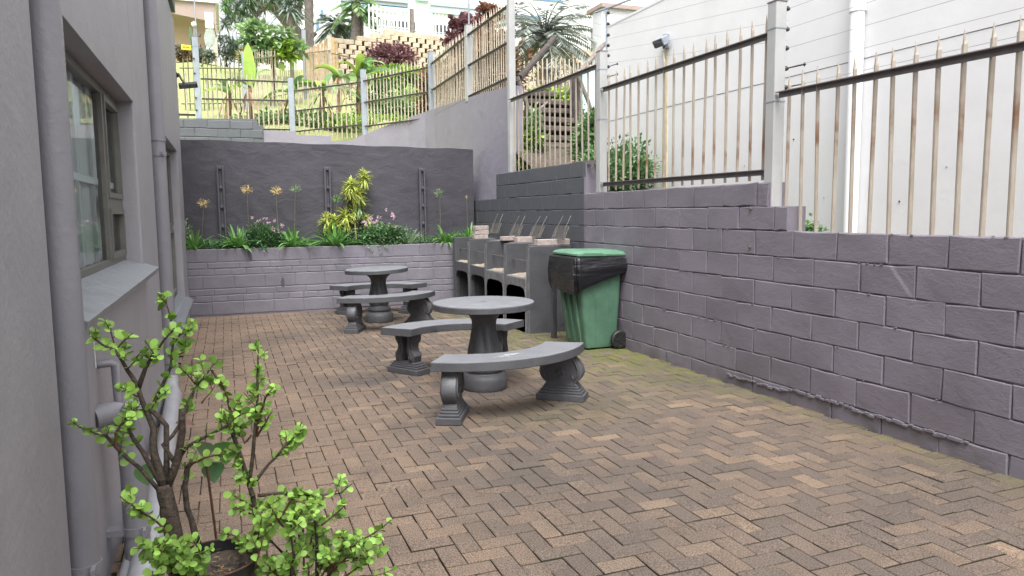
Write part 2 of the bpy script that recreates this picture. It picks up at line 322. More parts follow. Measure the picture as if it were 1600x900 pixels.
# ================================================================== SETTING: ground, paving, hill
g = MB(); g.add([(-300,-300,-.05),(300,-300,-.05),(300,300,-.05),(-300,300,-.05)], [(0,1,2,3)]); g.build('ground', M['joint'], kind='structure')
paving = MB(); paving.add([(-.75,-3,-.015),(4.0,-3,-.015),(4.0,12.3,-.015),(-.75,12.3,-.015)], [(0,1,2,3)])
paving = paving.build('paving', M['joint'], kind='structure')
def paver_geo(mb, cx, cy, horiz, z, r):
    L, Wd = (.1880, .0918) if horiz else (.0918, .1880)
    q = .003; tx, ty = r.uniform(-.008, .008), r.uniform(-.008, .008)
    vs = []
    for (e, zz) in ((0, -.03), (0, -q), (q * 1.3, 0)):
        for sx, sy in ((-1,-1),(1,-1),(1,1),(-1,1)):
            x = sx * (L/2 - e) + r.uniform(-.0012, .0012); y = sy * (Wd/2 - e) + r.uniform(-.0012, .0012)
            vs.append((cx + x, cy + y, z + zz + x * tx + y * ty))
    mb.add(vs, [(0,1,5,4),(1,2,6,5),(2,3,7,6),(3,0,4,7),(4,5,9,8),(5,6,10,9),(6,7,11,10),(7,4,8,11),(8,9,10,11)])
    mb.pm = True
cells = []
GP = .0965
for i in range(-8, 42):
    for j in range(0, 130):
        k = (i - j) % 4
        if k == 0: c = (i * GP + GP, j * GP + GP / 2, True)
        elif k == 3: c = (i * GP + GP / 2, j * GP + GP, False)
        else: continue
        if -.56 < c[0] < 3.95 and .8 < c[1] < 11.6: cells.append(c)
# rows of pavers laid square along the house
def apparent(c):
    p = ROT.transposed() @ (Vector((c[0], c[1], 0)) - Vector((0, 0, EYE)))
    if p.z >= 0: return 0
    x, y = CX - F * p.x / p.z, CY + F * p.y / p.z
    return 1 / abs(p.z) if -30 < x < 1630 and y < 930 else 0
cells.sort(key=apparent, reverse=True)
variants = {}
def paver_sides(me):
    me.materials.append(M['joint'])
    for p in me.polygons:
        if p.normal.z < .5: p.material_index = 1
    return me
for hz_ in (True, False):
    for v in range(6):
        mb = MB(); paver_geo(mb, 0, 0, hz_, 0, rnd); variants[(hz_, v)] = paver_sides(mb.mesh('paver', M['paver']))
rest = MB()
for n, c in enumerate(cells):
    z = rnd.gauss(0, .0014)
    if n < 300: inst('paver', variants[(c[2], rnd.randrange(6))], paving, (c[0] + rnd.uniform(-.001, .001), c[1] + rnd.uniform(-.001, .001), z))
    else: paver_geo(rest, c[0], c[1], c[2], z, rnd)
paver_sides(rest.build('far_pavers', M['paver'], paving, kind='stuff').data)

P0, P1, P2, P3, P4 = (-.9, 17.1), (1.46, 17.0), (3.0, 16.6), (4.0, 14.95), (4.0, 10.3)
def hill_z(x, y):
    inside = x < 4.7 and y < 17.65 and not (x > 3.0 and y > 17.7 - (x - 3.0) * 1.65)
    n = .12 * math.sin(x * 1.3 + y * .7) + .08 * math.sin(x * 2.9 - y * 1.9)
    if inside: return 2.05
    if y < 17.65: return 3.1 + .1 * (y - 12) + n * .3
    b = 3.15 + .285 * (y - 17.0)
    if x < 3.6: return min(b, 7.25) + n * .5
    if y < 28.25: return min(b, 5.9) + n * .5
    return 7.75
hm = MB(); xs = [-40, -20, -10, -6] + [-4 + .5 * i for i in range(41)] + [18, 20, 24, 30, 40, 70]; ys = [12.3 + .45 * i for i in range(45)] + [33, 35, 38, 45, 60, 100]
hm.add([(x, y, hill_z(x, y)) for y in ys for x in xs], [(j*len(xs)+i, j*len(xs)+i+1, (j+1)*len(xs)+i+1, (j+1)*len(xs)+i) for j in range(len(ys)-1) for i in range(len(xs)-1)])
hm.build('grassy_hill', M['grass'], kind='structure', smooth='all')
al = MB()
def alley_z(y): return 1.08 if y < 7.2 else 1.08 + (y - 7.2) / 4.9 * 2.0
ay = [-3, 0, 3, 5, 6, 7.2, 8, 9, 10, 11, 12.1, 12.6]
al.add([(x, y, alley_z(y)) for y in ay for x in (4.02, 5.05, 9)], [(j*3+i, j*3+i+1, (j+1)*3+i+1, (j+1)*3+i) for j in range(len(ay)-1) for i in (0, 1)])
al.build('bank_behind_the_wall', M['soil'], kind='structure')

# ================================================================== BLOCK WALLS
def block_mesh(L, h, depth=.03, ch=.0065, r=rnd, m=None, jit=.003, long=3, name='block'):
    """painted block: proud face towards -Y, origin at the middle of its face plane"""
    out = []
    for a in range(long + 1): out.append((-L/2 + L * a / long, -h/2))
    for a in range(long + 1): out.append((L/2 - L * a / long, h/2))
    jj = [(r.gauss(0, jit), r.gauss(0, jit)) for _ in out]
    n = len(out); vs = []
    for y, e in ((depth, 0), (ch * .6, 0), (0, ch)):
        for (x, z), (jx, jz) in zip(out, jj):
            sx = (1 - 2 * e / L); sz = (1 - 2 * e / h); vs.append((x * sx + jx, y + r.gauss(0, .0008), z * sz + jz))
    fs = [(b*n + k, b*n + (k+1) % n, (b+1)*n + (k+1) % n, (b+1)*n + k) for b in (0, 1) for k in range(n)] + [tuple(2*n + k for k in range(n))]
    mb = MB(); mb.add(vs, fs); return mb.mesh(name, m)
XW = 3.88
wall = thing('block_wall', 'long lavender painted concrete block wall along the right of the yard with a stepped top', 'wall', (XW, 6, 0))
def wbox(name, m, parent, off, *b, **k):
    mb = MB(); mb.box(*b); o = mb.build(name, m, parent, **k); o.data.transform(Matrix.Translation((-off[0], -off[1], -off[2]))); return o
OW = (XW, 6, 0)
core = MB()
core.box(3.894, -1.6, -.1, 4.05, 11.9, 1.281); core.box(3.895, 4.385, 1.281, 4.049, 11.9, 1.469); core.box(3.896, 4.60, 1.469, 4.048, 11.9, 1.655)
core.box(3.897, 7.72, 1.655, 4.047, 10.72, 2.028)
core.data = None
o = core.build('wall_core', M['block'], wall); o.data.transform(Matrix.Translation((-XW, -6, 0)))
full = [block_mesh(.410, .189, m=M['block']) for _ in range(9)]
halfy = {}
def block_row(z0, z1, ya, yb, start):
    h = z1 - z0 - .006; y = start
    while y > ya: y -= .418
    while y < yb:
        a, b = max(y, ya), min(y + .418, yb)
        if b - a > .05:
            if b - a > .41 and abs(h - .189) < .006: me = full[rnd.randrange(9)]
            else: me = block_mesh(b - a - .008, h, m=M['block'])
            inst('block', me, wall, (XW - 3.88 + rnd.gauss(0, .0012), (a + b) / 2 - 6, (z0 + z1) / 2), (0, 0, -math.pi / 2))
        y += .418
for k in range(7):
    zt = 1.285 - .195 * k; block_row(zt - .195, zt, 1.6, 11.7, 2.649 + (.209 if k % 2 else 0))
block_row(1.285, 1.472, 4.385, 11.7, 2.858); block_row(1.472, 1.658, 4.60, 11.75, 2.649)
block_row(1.658, 1.845, 7.72, 10.72, 2.80); block_row(1.845, 2.032, 7.74, 10.72, 2.649)
# crumbling mortar along the foot of the wall
cr = MB()
for i in range(60):
    y = 2.9 + i * .036 + rnd.uniform(-.01, .01); z = .118 - .004 * i * .2 + rnd.uniform(-.008, .008) + (.02 if 22 < i < 40 else 0)
    s_ = rnd.uniform(.006, .016); cr.box(-.012 - s_ * .3, y - 6 - s_ * 1.6, z - s_ * .6, .004, y - 6 + s_ * 1.6, z + s_ * .5)
for i in range(70):
    y = rnd.uniform(2.4, 11); k = rnd.choice([0, 1, 2, 3, 4, 5]); z = 1.285 - .195 * k + rnd.uniform(-.004, .004); s_ = rnd.uniform(.002, .0045)
    cr.box(-.005, y - 6 - s_ * 2.5, z - s_, .006, y - 6 + s_ * 2.5, z + s_)
cr.build('mortar_crumbs', M['block'], wall, kind='stuff')
for (px, py) in ((1172, 326), (1171, 386)):
    p = atx(px, py, 3.872); MB().tube([(p.x - XW - .01, p.y - 6, p.z), (p.x - XW + .02, p.y - 6, p.z)], .011, 8).build('rusty_bolt', M['wire'], wall)

# planter front wall: courses of blocks and split bricks
PY = 11.35
planter = thing('planter_wall', 'low lavender painted planter wall of mixed blocks and thin bricks at the back of the yard', 'planter', (1.5, PY, 0))
o = MB().box(-2.07, .008, -.05, 2.35, .14, .968).build('wall_core', M['brick'], planter)
fullp = [block_mesh(.416, .182, m=M['brick'], name='brick', jit=.002) for _ in range(5)]; thinl = [block_mesh(.416, .087, m=M['brick'], name='brick', jit=.002) for _ in range(5)]; thins = [block_mesh(.206, .087, m=M['brick'], name='brick', jit=.0025) for _ in range(5)]
zt = .972
for hh, LL, pool, off in ((.19, .424, fullp, .0), (.095, .424, thinl, .13), (.095, .214, thins, .05), (.19, .424, fullp, .21), (.095, .424, thinl, .06), (.095, .214, thins, .11), (.19, .424, fullp, .1)):
    x = -2.07 - off
    while x < 2.3:
        a, b = max(x, -2.07), min(x + LL, 2.35)
        if b - a > .04:
            big_left = a < -1.72 and hh < .1 and zt > .6
            me = rnd.choice(pool) if b - a > LL - .01 else block_mesh(b - a - .008, hh - .008, m=M['brick'], name='brick')
            inst('brick', me, planter, ((a + b) / 2, rnd.gauss(0, .0012), zt - hh / 2))
        x += LL
    zt -= hh
for px, py in ((391, 399), (442, 441)):     # dark damp leaf-shaped drips
    p = at(px, py, PY - .004); mb = MB(); q = [(math.sin(a) * .028 * (1 if math.cos(a) < 0 else .8), math.cos(a) * .075) for a in [i * math.pi / 6 for i in range(12)]]
    mb.prism([(p.x - 1.5 + u, p.z + w) for u, w in q], -.006, .004, lambda u, w, d: (u, d, w)); mb.build('damp_stain', M['post'], planter)
soil = MB(); n = 40
soil.add([(-.58 + 4.5 * i / n, yy, .935 + (0 if yy < 11.5 else .02) + rnd.uniform(-.012, .018)) for yy in (11.48, 11.56, 11.66, 11.76) for i in range(n + 1)], [(j*(n+1)+i, j*(n+1)+i+1, (j+1)*(n+1)+i+1, (j+1)*(n+1)+i) for j in range(3) for i in range(n)])
soil.build('planter_soil', M['soil'], kind='structure')

# dark rendered back wall with precast posts
back = thing('back_wall', 'tall dark grey rendered wall behind the planter bed with rough plaster', 'wall', (1.5, 11.76, 0))
mb = MB(); nx, nz = 60, 22; x0, x1 = -2.15, 2.36
def topz(x): return 2.545 - .012 * (x + 2.1) + .006 * math.sin(x * 7)
vs = [(x0 + (x1 - x0) * i / nx, .006 * math.sin(i * 1.1 + j * .8) * math.sin(j * .9 + i * .3) + rnd.uniform(-.0025, .0025), .6 + (topz(x0 + (x1 - x0) * i / nx) - .6) * j / nz) for j in range(nz + 1) for i in range(nx + 1)]
mb.add(vs, [(j*(nx+1)+i, j*(nx+1)+i+1, (j+1)*(nx+1)+i+1, (j+1)*(nx+1)+i) for j in range(nz) for i in range(nx)])
mb.build('plaster_face', M['render'], back, smooth='all')
mb = MB(); mb.add([(x0, .012, .5), (x1, .012, .5), (x1, .17, .5), (x0, .17, .5), (x0, .012, topz(x0) - .004), (x1, .012, topz(x1) - .004), (x1, .17, topz(x1) - .004), (x0, .17, topz(x0) - .004)], [(4,5,6,7),(2,3,7,6),(1,2,6,5),(3,0,4,7)])
mb.build('wall_body', M['smooth'], back)
gr = 'precast concrete posts standing against the dark back wall'
for i, (xx, lab) in enumerate(((-.05, 'slotted grey precast post on the back wall left of the agapanthus seed heads'), (1.48, 'slotted grey precast post on the back wall beside the tall yellow striped plant'), (2.97, 'slotted grey precast post on the back wall nearest the barbecue stand'))):
    t = thing('precast_post', lab, 'post', (xx, 11.70, .9), gr)
    m_ = MB(); m_.box(-.05, -.03, 0, -.022, .04, 1.27); m_.box(.022, -.03, 0, .05, .04, 1.27); m_.box(-.0215, .012, 0, .0215, .04, 1.26)
    bevel(m_.build('post_body', M['post'], t), .005, 1)
    for k in range(5):
        z = 1.27 - .03 - k * .285; m_ = MB(); m_.box(-.0216, -.024, z - .02, .0216, .013, z + .025); bevel(m_.build('rung', M['post'], t), .005, 1)

# side and rear boundary wall of the upper garden
gw = thing('boundary_wall', 'smooth lavender boundary wall rising behind the dark wall and carrying the far fence', 'wall', (4, 12, 0))
def wallstrip(name, pts, m, th=.14):
    """pts: (x, y, ztop); wall body extruded away from the yard"""
    mb = MB(); n = len(pts); vs = []
    for i, (x, y, z) in enumerate(pts):
        a = Vector(pts[max(i - 1, 0)][:2]); b = Vector(pts[min(i + 1, n - 1)][:2]); d = (b - a).normalized(); nn = Vector((-d.y, d.x))
        for zz, s_ in ((1.3, 0), (z, 0), (z, 1), (1.3, 1)): vs.append((x + nn.x * th * s_ - 4, y + nn.y * th * s_ - 12, zz))
    fs = [(i*4 + k, (i+1)*4 + k, (i+1)*4 + (k+1) % 4, i*4 + (k+1) % 4) for i in range(n - 1) for k in range(4)] + [(0,1,2,3), ((n-1)*4+3, (n-1)*4+2, (n-1)*4+1, (n-1)*4)]
    mb.add(vs, fs); return mb.build(name, m, gw)
wallstrip('wall_face', [(4.0, 10.31, 3.30), (4.0, 11.5, 3.38), (4.0, 13, 3.46), (4.0, 14.6, 3.53), (3.93, 15.1, 3.53), (3.7, 15.6, 3.46), (3.3, 16.2, 3.34), (2.95, 16.65, 3.20), (2.7, 16.8, 3.10)], M['smooth'], -.16)
wallstrip('wall_face', [(2.7, 16.8, 3.08), (2.3, 16.88, 3.06), (2.25, 16.885, 3.06)], M['smooth'], -.16)
wallstrip('wall_face', [(2.25, 16.88, 3.17), (1.7, 16.96, 3.18), (1.52, 16.98, 3.18)], M['smooth'], -.16)
wallstrip('wall_face', [(1.52, 16.98, 3.26), (.9, 17.0, 3.27), (.84, 17.0, 3.27)], M['smooth'], -.16)
wallstrip('wall_face', [(.84, 16.985, 3.36), (.72, 16.985, 3.36)], M['slate'], -.16)
wallstrip('wall_face', [(.72, 16.98, 3.50), (-1.5, 16.98, 3.44)], M['slate'], -.16)
for j, zz in enumerate((3.36, 3.18, 3.0)):
    for i in range(5):
        xa = -1.4 + i * .45 + (.2 if j % 2 else 0)
        b_ = block_mesh(.44, .165, m=M['slate'], r=rnd); inst('block', b_, gw, (xa - 4, 16.965 - 12, zz))

# ================================================================== HOUSE
house = thing('house', 'grey painted house wall with recessed windows and drainpipes on the left', 'house', (-.543, 6, 0))
def hb(name, m, *b, **k): return wbox(name, m, house, (-.543, 6, 0), *b, **k)
def rounded(o, w=.012): return bevel(o, w, 3)
ZT = 4.12
o = hb('wall', M['house'], -2.2, -3, -.1, -.46, 2.36, ZT); rounded(o, .022)
XB, XC, XR = -.505, -.543, -.60
# bay with window 1: pieces round the opening
mb = MB()
def quadbox(y0, z0, y1, z1, xf): mb.box(-2.1, y0, z0, xf, y1, z1)
WY0, WY1, WZ0, WZ1 = 2.62, 5.22, 1.13, 2.155
hb('wall', M['house'], -1.2, 2.362, -.1, XB, WY0, ZT - .01)
hb('wall', M['house'], -1.2, WY0 + .0005, WZ1, XB - .0006, WY1 + .0005, ZT - .012)
hb('wall', M['house'], -1.2, WY0 + .0005, -.1, XB - .0006, WY1 + .0005, WZ0)
o = hb('wall', M['house'], -1.2, WY1, -.1, XB, 6.33, ZT - .01); rounded(o, .012)
# bay with window 2
VY0, VY1, VZ0, VZ1 = 8.35, 10.38, .40, 2.27
hb('wall', M['house'], -1.2, 6.331, -.1, XC, VY0, ZT - .02)
hb('wall', M['house'], -1.2, VY0 + .0005, VZ1, XC - .0006, VY1 + .0005, ZT - .022)
hb('wall', M['house'], -1.2, VY0 + .0005, -.1, XC - .0006, VY1 + .0005, VZ0)
hb('wall', M['house'], -1.2, VY1, -.1, XC, 11.345, ZT - .02)
hb('wall', M['house'], -6, 11.25, -.1, XC - .03, 11.34, ZT - .03)
hb('wall', M['wbuild'], -2.3, -2.9, -.1, -2.25, 11.2, ZT - .03, label='dim inner back wall')
hb('ceiling', M['wbuild'], -2.24, 2.4, 2.6, -1.21, 11.2, 2.65)
hb('roof_eave', M['black'], -6, -3, ZT, -.50, 11.0, ZT + .16)
def window(y0, y1, z0, z1, xf, mull, trans_z, sill):
    w = MB(); fr = .045
    w.box(xf - .04, y0, z0, xf, y0 + fr, z1); w.box(xf - .04, y1 - fr, z0, xf, y1, z1)
    w.box(xf - .039, y0 + fr, z0, xf - .001, y1 - fr, z0 + fr); w.box(xf - .039, y0 + fr, z1 - fr, xf - .001, y1 - fr, z1)
    w.box(xf - .038, mull - .028, z0 + fr, xf + .004, mull + .028, z1 - fr)
    w.box(xf - .036, mull + .028, trans_z - .03, xf + .002, y1 - fr, trans_z + .03)
    # sash of the narrow casement
    a, b = mull + .028, y1 - fr
    for (c, d) in ((z0 + fr, trans_z - .03), (trans_z + .03, z1 - fr)):
        w.box(xf - .03, a, c, xf + .012, a + .03, d); w.box(xf - .03, b - .03, c, xf + .012, b, d)
        w.box(xf - .029, a + .03, c, xf + .011, b - .03, c + .03); w.box(xf - .029, a + .03, d - .03, xf + .011, b - .03, d)
    w.data = None
    o = w.build('window', M['frame'], house); o.data.transform(Matrix.Translation((.543, -6, 0)))
    for (c, d, e, f_) in ((y0 + fr, mull - .028, z0 + fr, z1 - fr), (a + .03, b - .03, z0 + fr + .03, trans_z - .06), (a + .03, b - .03, trans_z + .06, z1 - fr - .03)):
        p = MB(); p.add([(xf - .018 + .543, c - 6, e), (xf - .018 + .543, d - 6, e), (xf - .018 + .543, d - 6, f_), (xf - .018 + .543, c - 6, f_)], [(0,1,2,3)]); p.build('pane', M['glass'], o)
    return o
w1 = window(WY0, WY1 - .002, 1.165, WZ1 - .002, XR, 4.58, 1.52, None)
w2 = window(VY0, VY1 - .002, VZ0 + .05, VZ1 - .002, -.635, 9.4, 1.30, None)
# vertical blinds and the inner guard bar of window 1, and window 2's blind
sl_me = MB(); sl_me.box(-.001, -.045, 0, .001, .045, .93); slm = sl_me.mesh('slat', M['blind'])
y = WY0 + .1
while y < WY1 - .06:
    inst('slat', slm, w1, (-.672 + .543 + rnd.uniform(-.003, .003), y - 6, 1.20), (0, 0, math.radians(-5) + rnd.uniform(-.06, .06)), (1, 1.25, 1))
    y += .205 if y < 4.5 else .113
y = VY0 + .06
slm2 = MB().box(-.001, -.045, 0, .001, .045, 1.75).mesh('slat', M['blind'])
while y < VY1 - .06: inst('slat', slm2, w2, (-.72 + .543, y - 6, .47), (0, 0, math.radians(-38))); y += .082
mb = MB(); mb.box(-.655 + .543, WY0 + .05 - 6, 1.615, -.635 + .543, WY1 - .06 - 6, 1.65); mb.build('guard_bar', M['wpipe'], w1)
for yy in (3.3, 4.0, 4.45): MB().box(-.654 + .543, yy - .008 - 6, 1.2, -.638 + .543, yy + .008 - 6, 2.12).build('guard_bar', M['wpipe'], w1)
# cement sills
def sill(y0, y1, xin, zin, xout, zout, par, label=None):
    n = 14; pts = []; mb = MB(); vs = []
    for i in range(n + 1):
        yy = y0 + (y1 - y0) * i / n; wob = rnd.uniform(-.004, .004) if 0 < i < n else 0
        vs += [(xin, yy, zin), (xout + wob, yy, zout + wob * .5), (xout - .006 + wob, yy, zout - .028 + wob), (xin, yy, zin - .06)]
    mb.add(vs, [(i*4+k, (i+1)*4+k, (i+1)*4+(k+1)%4, i*4+(k+1)%4) for i in range(n) for k in range(4)] + [(0,1,2,3), (n*4+3, n*4+2, n*4+1, n*4)])
    o = mb.build('sill', M['sill'], house); o.data.transform(Matrix.Translation((.543, -6, 0))); return o
sill(2.66, 5.34, -.598, 1.178, -.425, 1.112, house)
sill(8.1, 10.66, -.63, .455, -.455, .335, house)
# drainpipes
def pipe(pts, r, m='pipe', name='drainpipe', n=16, label=None):
    o = MB().tube([(p[0] + .543, p[1] - 6, p[2]) for p in pts], r, n).build(name, M[m], house, smooth=True, label=label); return o
def clamp(o, c, r, wx):
    mb = MB(); mb.tube([(c[0] + .543, c[1] - 6, c[2] - .017), (c[0] + .543, c[1] - 6, c[2] + .017)], r + .005, 18)
    mb.box(wx + .543 - .01, c[1] - 6 - .03, c[2] - .012, c[0] + .543, c[1] - 6 + .03, c[2] + .014)
    mb.box(c[0] + .543 + r * .6, c[1] - 6 - r - .03, c[2] - .014, c[0] + .543 + r * .6 + .012, c[1] - 6 - r + .02, c[2] + .016)
    mb.build('pipe_clamp', M['pipe'], o, smooth=True)
p1 = pipe([(-.452, 2.47, ZT), (-.452, 2.47, 2.0), (-.452, 2.475, 1.0), (-.448, 2.475, -.02)], .046); clamp(p1, (-.452, 2.475, .385), .046, -.5)
YP = 6.47
p2 = pipe([(-.475, YP, ZT), (-.475, YP, 2.0), (-.475, YP, .12)], .058); clamp(p2, (-.475, YP, 1.93), .058, -.54)
mb = MB().tube([(-.475 + .543, YP - 6, 2.03), (-.475 + .543, YP - 6, 2.06)], .063, 18); mb.build('pipe_collar', M['pipe'], p2, smooth=True)
mb = MB().tube([(-.475 + .543, YP - 6, .27), (-.475 + .543, YP - 6, .30)], .064, 18); mb.build('pipe_collar', M['pipe'], p2, smooth=True)
p3 = pipe([(-.475, YP, .17), (-.474, YP - .03, .11), (-.47, YP - .11, .075), (-.44, YP - .3, .068), (-.40, 4.7, .062), (-.37, 3.7, .062), (-.35, 1.5, .062)], .056, 'pipe2')
p4 = pipe([(-.46, 4.25, .17), (-.455, 4.2, .10), (-.455, 4.15, .045), (-.445, 3.9, .04), (-.435, 3.2, .035), (-.41, 1.5, .035)], .026, 'pipe2')
p5 = pipe([(-.52, 3.2, .665), (-.46, 3.24, .672), (-.42, 3.26, .655), (-.405, 3.27, .60), (-.40, 3.27, .40), (-.40, 3.26, -.02)], .048); clamp(p5, (-.40, 3.265, .175), .048, -.505)
MB().tube([(-.405 + .543, 3.23 - 6, .66), (-.375 + .543, 3.20 - 6, .70)], [.036, .034], 12).build('inspection_cap', M['pipe'], p5, smooth=True)
p6 = pipe([(-.52, 3.29, .86), (-.46, 3.30, .862), (-.443, 3.30, .85), (-.44, 3.30, .70), (-.44, 3.29, .64)], .017)
pipe([(-.500, 3.2, 1.08), (-.499, 3.22, .86)], .0018, 'wpipe', 'thin_cable', 5)
for zz, yy in ((2.62, 5.62), (1.02, 5.8)):
    pass

# floodlight on the house corner
t = thing('floodlight', 'small black floodlight on a bracket at the far corner of the house', 'floodlight', tuple(at(279, 118, 11.30)))
mb = MB().tube([(-.03, 0, .02), (.0, 0, .025), (.03, 0, -.04), (.06, 0, -.09)], .016, 8); mb.build('bracket', M['wire'], t, smooth=True)
mb = MB().tube([(-.045, 0, .0), (-.01, 0, .02)], .04, 10); mb.build('mounting', M['black'], t)
o = bevel(MB().box(-.12, -.05, -.03, .12, .06, .03).build('lamp_housing', M['black'], t, loc=(.115, -.02, -.13)), .008); o.rotation_euler = (math.radians(25), math.radians(-8), 0)
g_ = MB().box(-.10, -.056, -.02, .10, -.0505, .02).build('lamp_glass', M['wglass'], o)

# ================================================================== WHITE BUILDING ON THE RIGHT
wb = thing('white_building', 'tall white painted building wall behind the fence on the right', 'building', (5, 3, 0))
def wbb(name, m, *b, **k): return wbox(name, m, wb, (5, 3, 0), *b, **k)
wbb('wall', M['white'], 5.0, -6, 2.688, 12, 9.28, 3.955); wbb('wall', M['white'], 5.004, -6, 0, 11.9, 9.275, 2.682)
wbb('wall', M['white'], 5.02, -5.9, 2.682, 11.8, 9.2, 2.688)
wbb('roof_edge', M['white'], 4.995, -6.05, 3.955, 12.05, 9.30, 3.985)
# downpipe
MB().tube([(-.06, 1.83, 0), (-.06, 1.83, 3.6)], .058, 18).build('downpipe', M['wpipe'], wb, smooth=True, loc=(0, 0, .5))
MB().tube([(-.06, 1.83, 3.06), (-.06, 1.83, 3.14)], .067, 18).build('pipe_socket', M['wpipe'], wb, smooth=True)
for yy, zz, r_ in ((-.3, 1.2, .009), (1.0, 1.75, .006), (2.6, 2.1, .007), (3.3, 1.9, .006), (.45, 2.35, .005), (1.4, 1.5, .007), (-.7, 2.3, .006), (4.4, 2.0, .006), (2.2, 1.55, .006)): MB().tube([(-.003, yy, zz), (.004, yy, zz)], r_, 7).build('wall_hole', M['hole' if r_ > .0065 else 'stripe'], wb)
# cracks and rust runs
for seg in ([(9.2, 2.685), (6.1, 2.685)],): pass
t = thing('wall_lamp', 'white framed lantern on the white wall above a rust stain', 'lamp', tuple(atx(1040, 66, 4.97)))
mb = MB(); mb.box(-.10, -.10, -.02, .0, .10, .08); o = bevel(mb.build('lamp_housing', M['galv'], t), .01); o.rotation_euler = (0, math.radians(-28), 0)
for i in range(4): MB().box(-.108, -.09 + i * .048, -.012, -.1005, -.05 + i * .048, .07).build('pane', M['wglass'], o)
MB().box(-.02, -.035, -.07, .03, .035, .09).build('bracket', M['galv'], t)
st = mat('rust_stain', (.72, .60, .40), .6, .15, 9, .2, 40)
MB().box(-.0035, 4.74, .5, .01, 4.84, 3.35).build('rust_stain', st, wb)
# brown gable and pale blue wall beyond its end
t = thing('blue_wall', 'pale blue wall with white cladding between the stairs and the white building', 'wall', (at(906, 150, 14).x, 14, 3))
MB().box(0, 0, -1, 3.5, .2, 1.35).build('wall_panel', M['cyan'], t)
MB().box(.45, -.1, 1.352, 3.5, .3, 2.6).build('upper_wall', M['wbuild'], t)
MB().box(.05, 2.0, 1.3, .45, 2.4, 1.75).build('brick_end', M['reed'], t)
MB().box(.4, -.2, 2.6, 3.6, .5, 2.68).build('roof_edge', M['beige2'], t)
# ================================================================== FENCES
def paling_mesh(h, w=.036, t=.004, m=None, name='paling'):
    """folded steel pale with a slanted spike, standing on z=0, width along local x"""
    mb = MB(); sec = [(-w/2, .007), (-w*.12, -.006), (w*.12, -.006), (w/2, .007), (w*.12, -.002), (-w*.12, -.002)]
    tip = [-.075, -.03, -.0, -.055, -.0, -.03]
    n = 6; vs = [(x, y, 0) for x, y in sec] + [(x, y, h - .085) for x, y in sec] + [(.25 * x + w * .06, y, h + q) for (x, y), q in zip(sec, tip)]
    fs = [(b*n+k, b*n+(k+1) % n, (b+1)*n+(k+1) % n, (b+1)*n+k) for b in (0, 1) for k in range(n)] + [tuple(range(2*n, 3*n))]
    return mb.add(vs, fs).mesh(name, m)
def fence_run(t, A, B, base, tip, rails, sp=.157, pm='cream', rw=.045, w=.036, off=.0, first=.1, rm='rail'):
    """A,B (x,y); base/tip (zA,zB); rails [(zA,zB)]; all relative to t's location"""
    lx, ly, lz = t.location; A = Vector(A); B = Vector(B); d = B - A; L = d.length; ang = math.atan2(d.y, d.x)
    if abs(math.degrees(ang)) > 90 or True:
        pass
    me = paling_mesh(((tip[0] - base[0]) + (tip[1] - base[1])) / 2, w, m=M[pm])
    s = first
    while s < L - .05:
        f = s / L; p = A + d * f
        inst('paling', me, t, (p.x - lx, p.y - ly, base[0] + (base[1] - base[0]) * f - lz), (rnd.gauss(0, .006), rnd.gauss(0, .006), ang))
        s += sp
    nrm = Vector((d.y, -d.x)).normalized()          # towards the yard side for runs going +X / for -Y runs flips below
    if nrm.dot(Vector((0, 0)) - (A + B) / 2) < 0: nrm = -nrm
    for za, zb in rails:
        a = Vector((A.x, A.y)) + nrm * .014; b = Vector((B.x, B.y)) + nrm * .014
        mb = MB(); mb.bar((a.x - lx, a.y - ly, za - lz), (b.x - lx, b.y - ly, zb - lz), .006, rw)
        a2 = a + nrm * .02; b2 = b + nrm * .02
        mb.bar((a2.x - lx, a2.y - ly, za + rw * .42 - lz), (b2.x - lx, b2.y - ly, zb + rw * .42 - lz), .036, .006)
        mb.build('rail', M[rm], t)
def fence_post(t, x, y, z0, z1, w=.105, m='fpost', d=None, cap=True):
    lx, ly, lz = t.location; mb = MB(); mb.box(x - w/2 - lx, y - w/2 - ly, z0 - lz, x + w/2 - lx, y + w/2 - ly, z1 - lz)
    o = bevel(mb.build('fence_post', M[m], t), .008, 2)
    if cap:
        for zz in (z1 - .20, z1 - .74): 
            if zz > z0 + .1: MB().box(x - w/2 - .003 - lx, y - w/2 - .003 - ly, zz - lz, x + w/2 + .003 - lx, y + w/2 + .003 - ly, zz + .01 - lz).build('strap', M['galv'], o)
        MB().box(x - w/2 - .004 - lx, y - w/2 - .004 - ly, z1 - .002 - lz, x + w/2 + .004 - lx, y + w/2 + .004 - ly, z1 + .006 - lz).build('post_cap', M['rail'], o)
    return o
def insulator(t, x, y, z, long=False):
    lx, ly, lz = t.location
    mb = MB().lathe([(.001, -.02), (.018, -.012), (.02, 0), (.012, .012), (.001, .02)], 8, (x - lx, y - ly, z - lz))
    if long: mb.tube([(x - lx, y - ly, z - lz), (x + .02 - lx, y - .16 - ly, z + .0 - lz)], .005, 6); mb.lathe([(.001, -.016), (.013, 0), (.001, .016)], 8, (x + .02 - lx, y - .17 - ly, z - lz))
    mb.build('insulator', M['insul'], t, smooth=True)
XF = 3.955
rf = thing('palisade_fence', 'cream steel palisade fence with grey rails stepping along the top of the right wall', 'fence', (XF, 6, 1.2))
fence_run(rf, (XF, 4.58), (XF, 1.2), (1.2, 1.2), (2.475, 2.43), [(2.305, 2.262)], first=.08, w=.038, pm='pale')
fence_run(rf, (XF, 7.38), (XF, 4.70), (1.675, 1.675), (2.945, 2.935), [(2.775, 2.765), (1.745, 1.735)], first=.10, w=.036, pm='pale')
fence_run(rf, (XF, 10.22), (XF, 7.50), (1.9, 1.9), (3.20, 3.19), [(3.06, 3.05)], first=.10, w=.034, pm='pale')
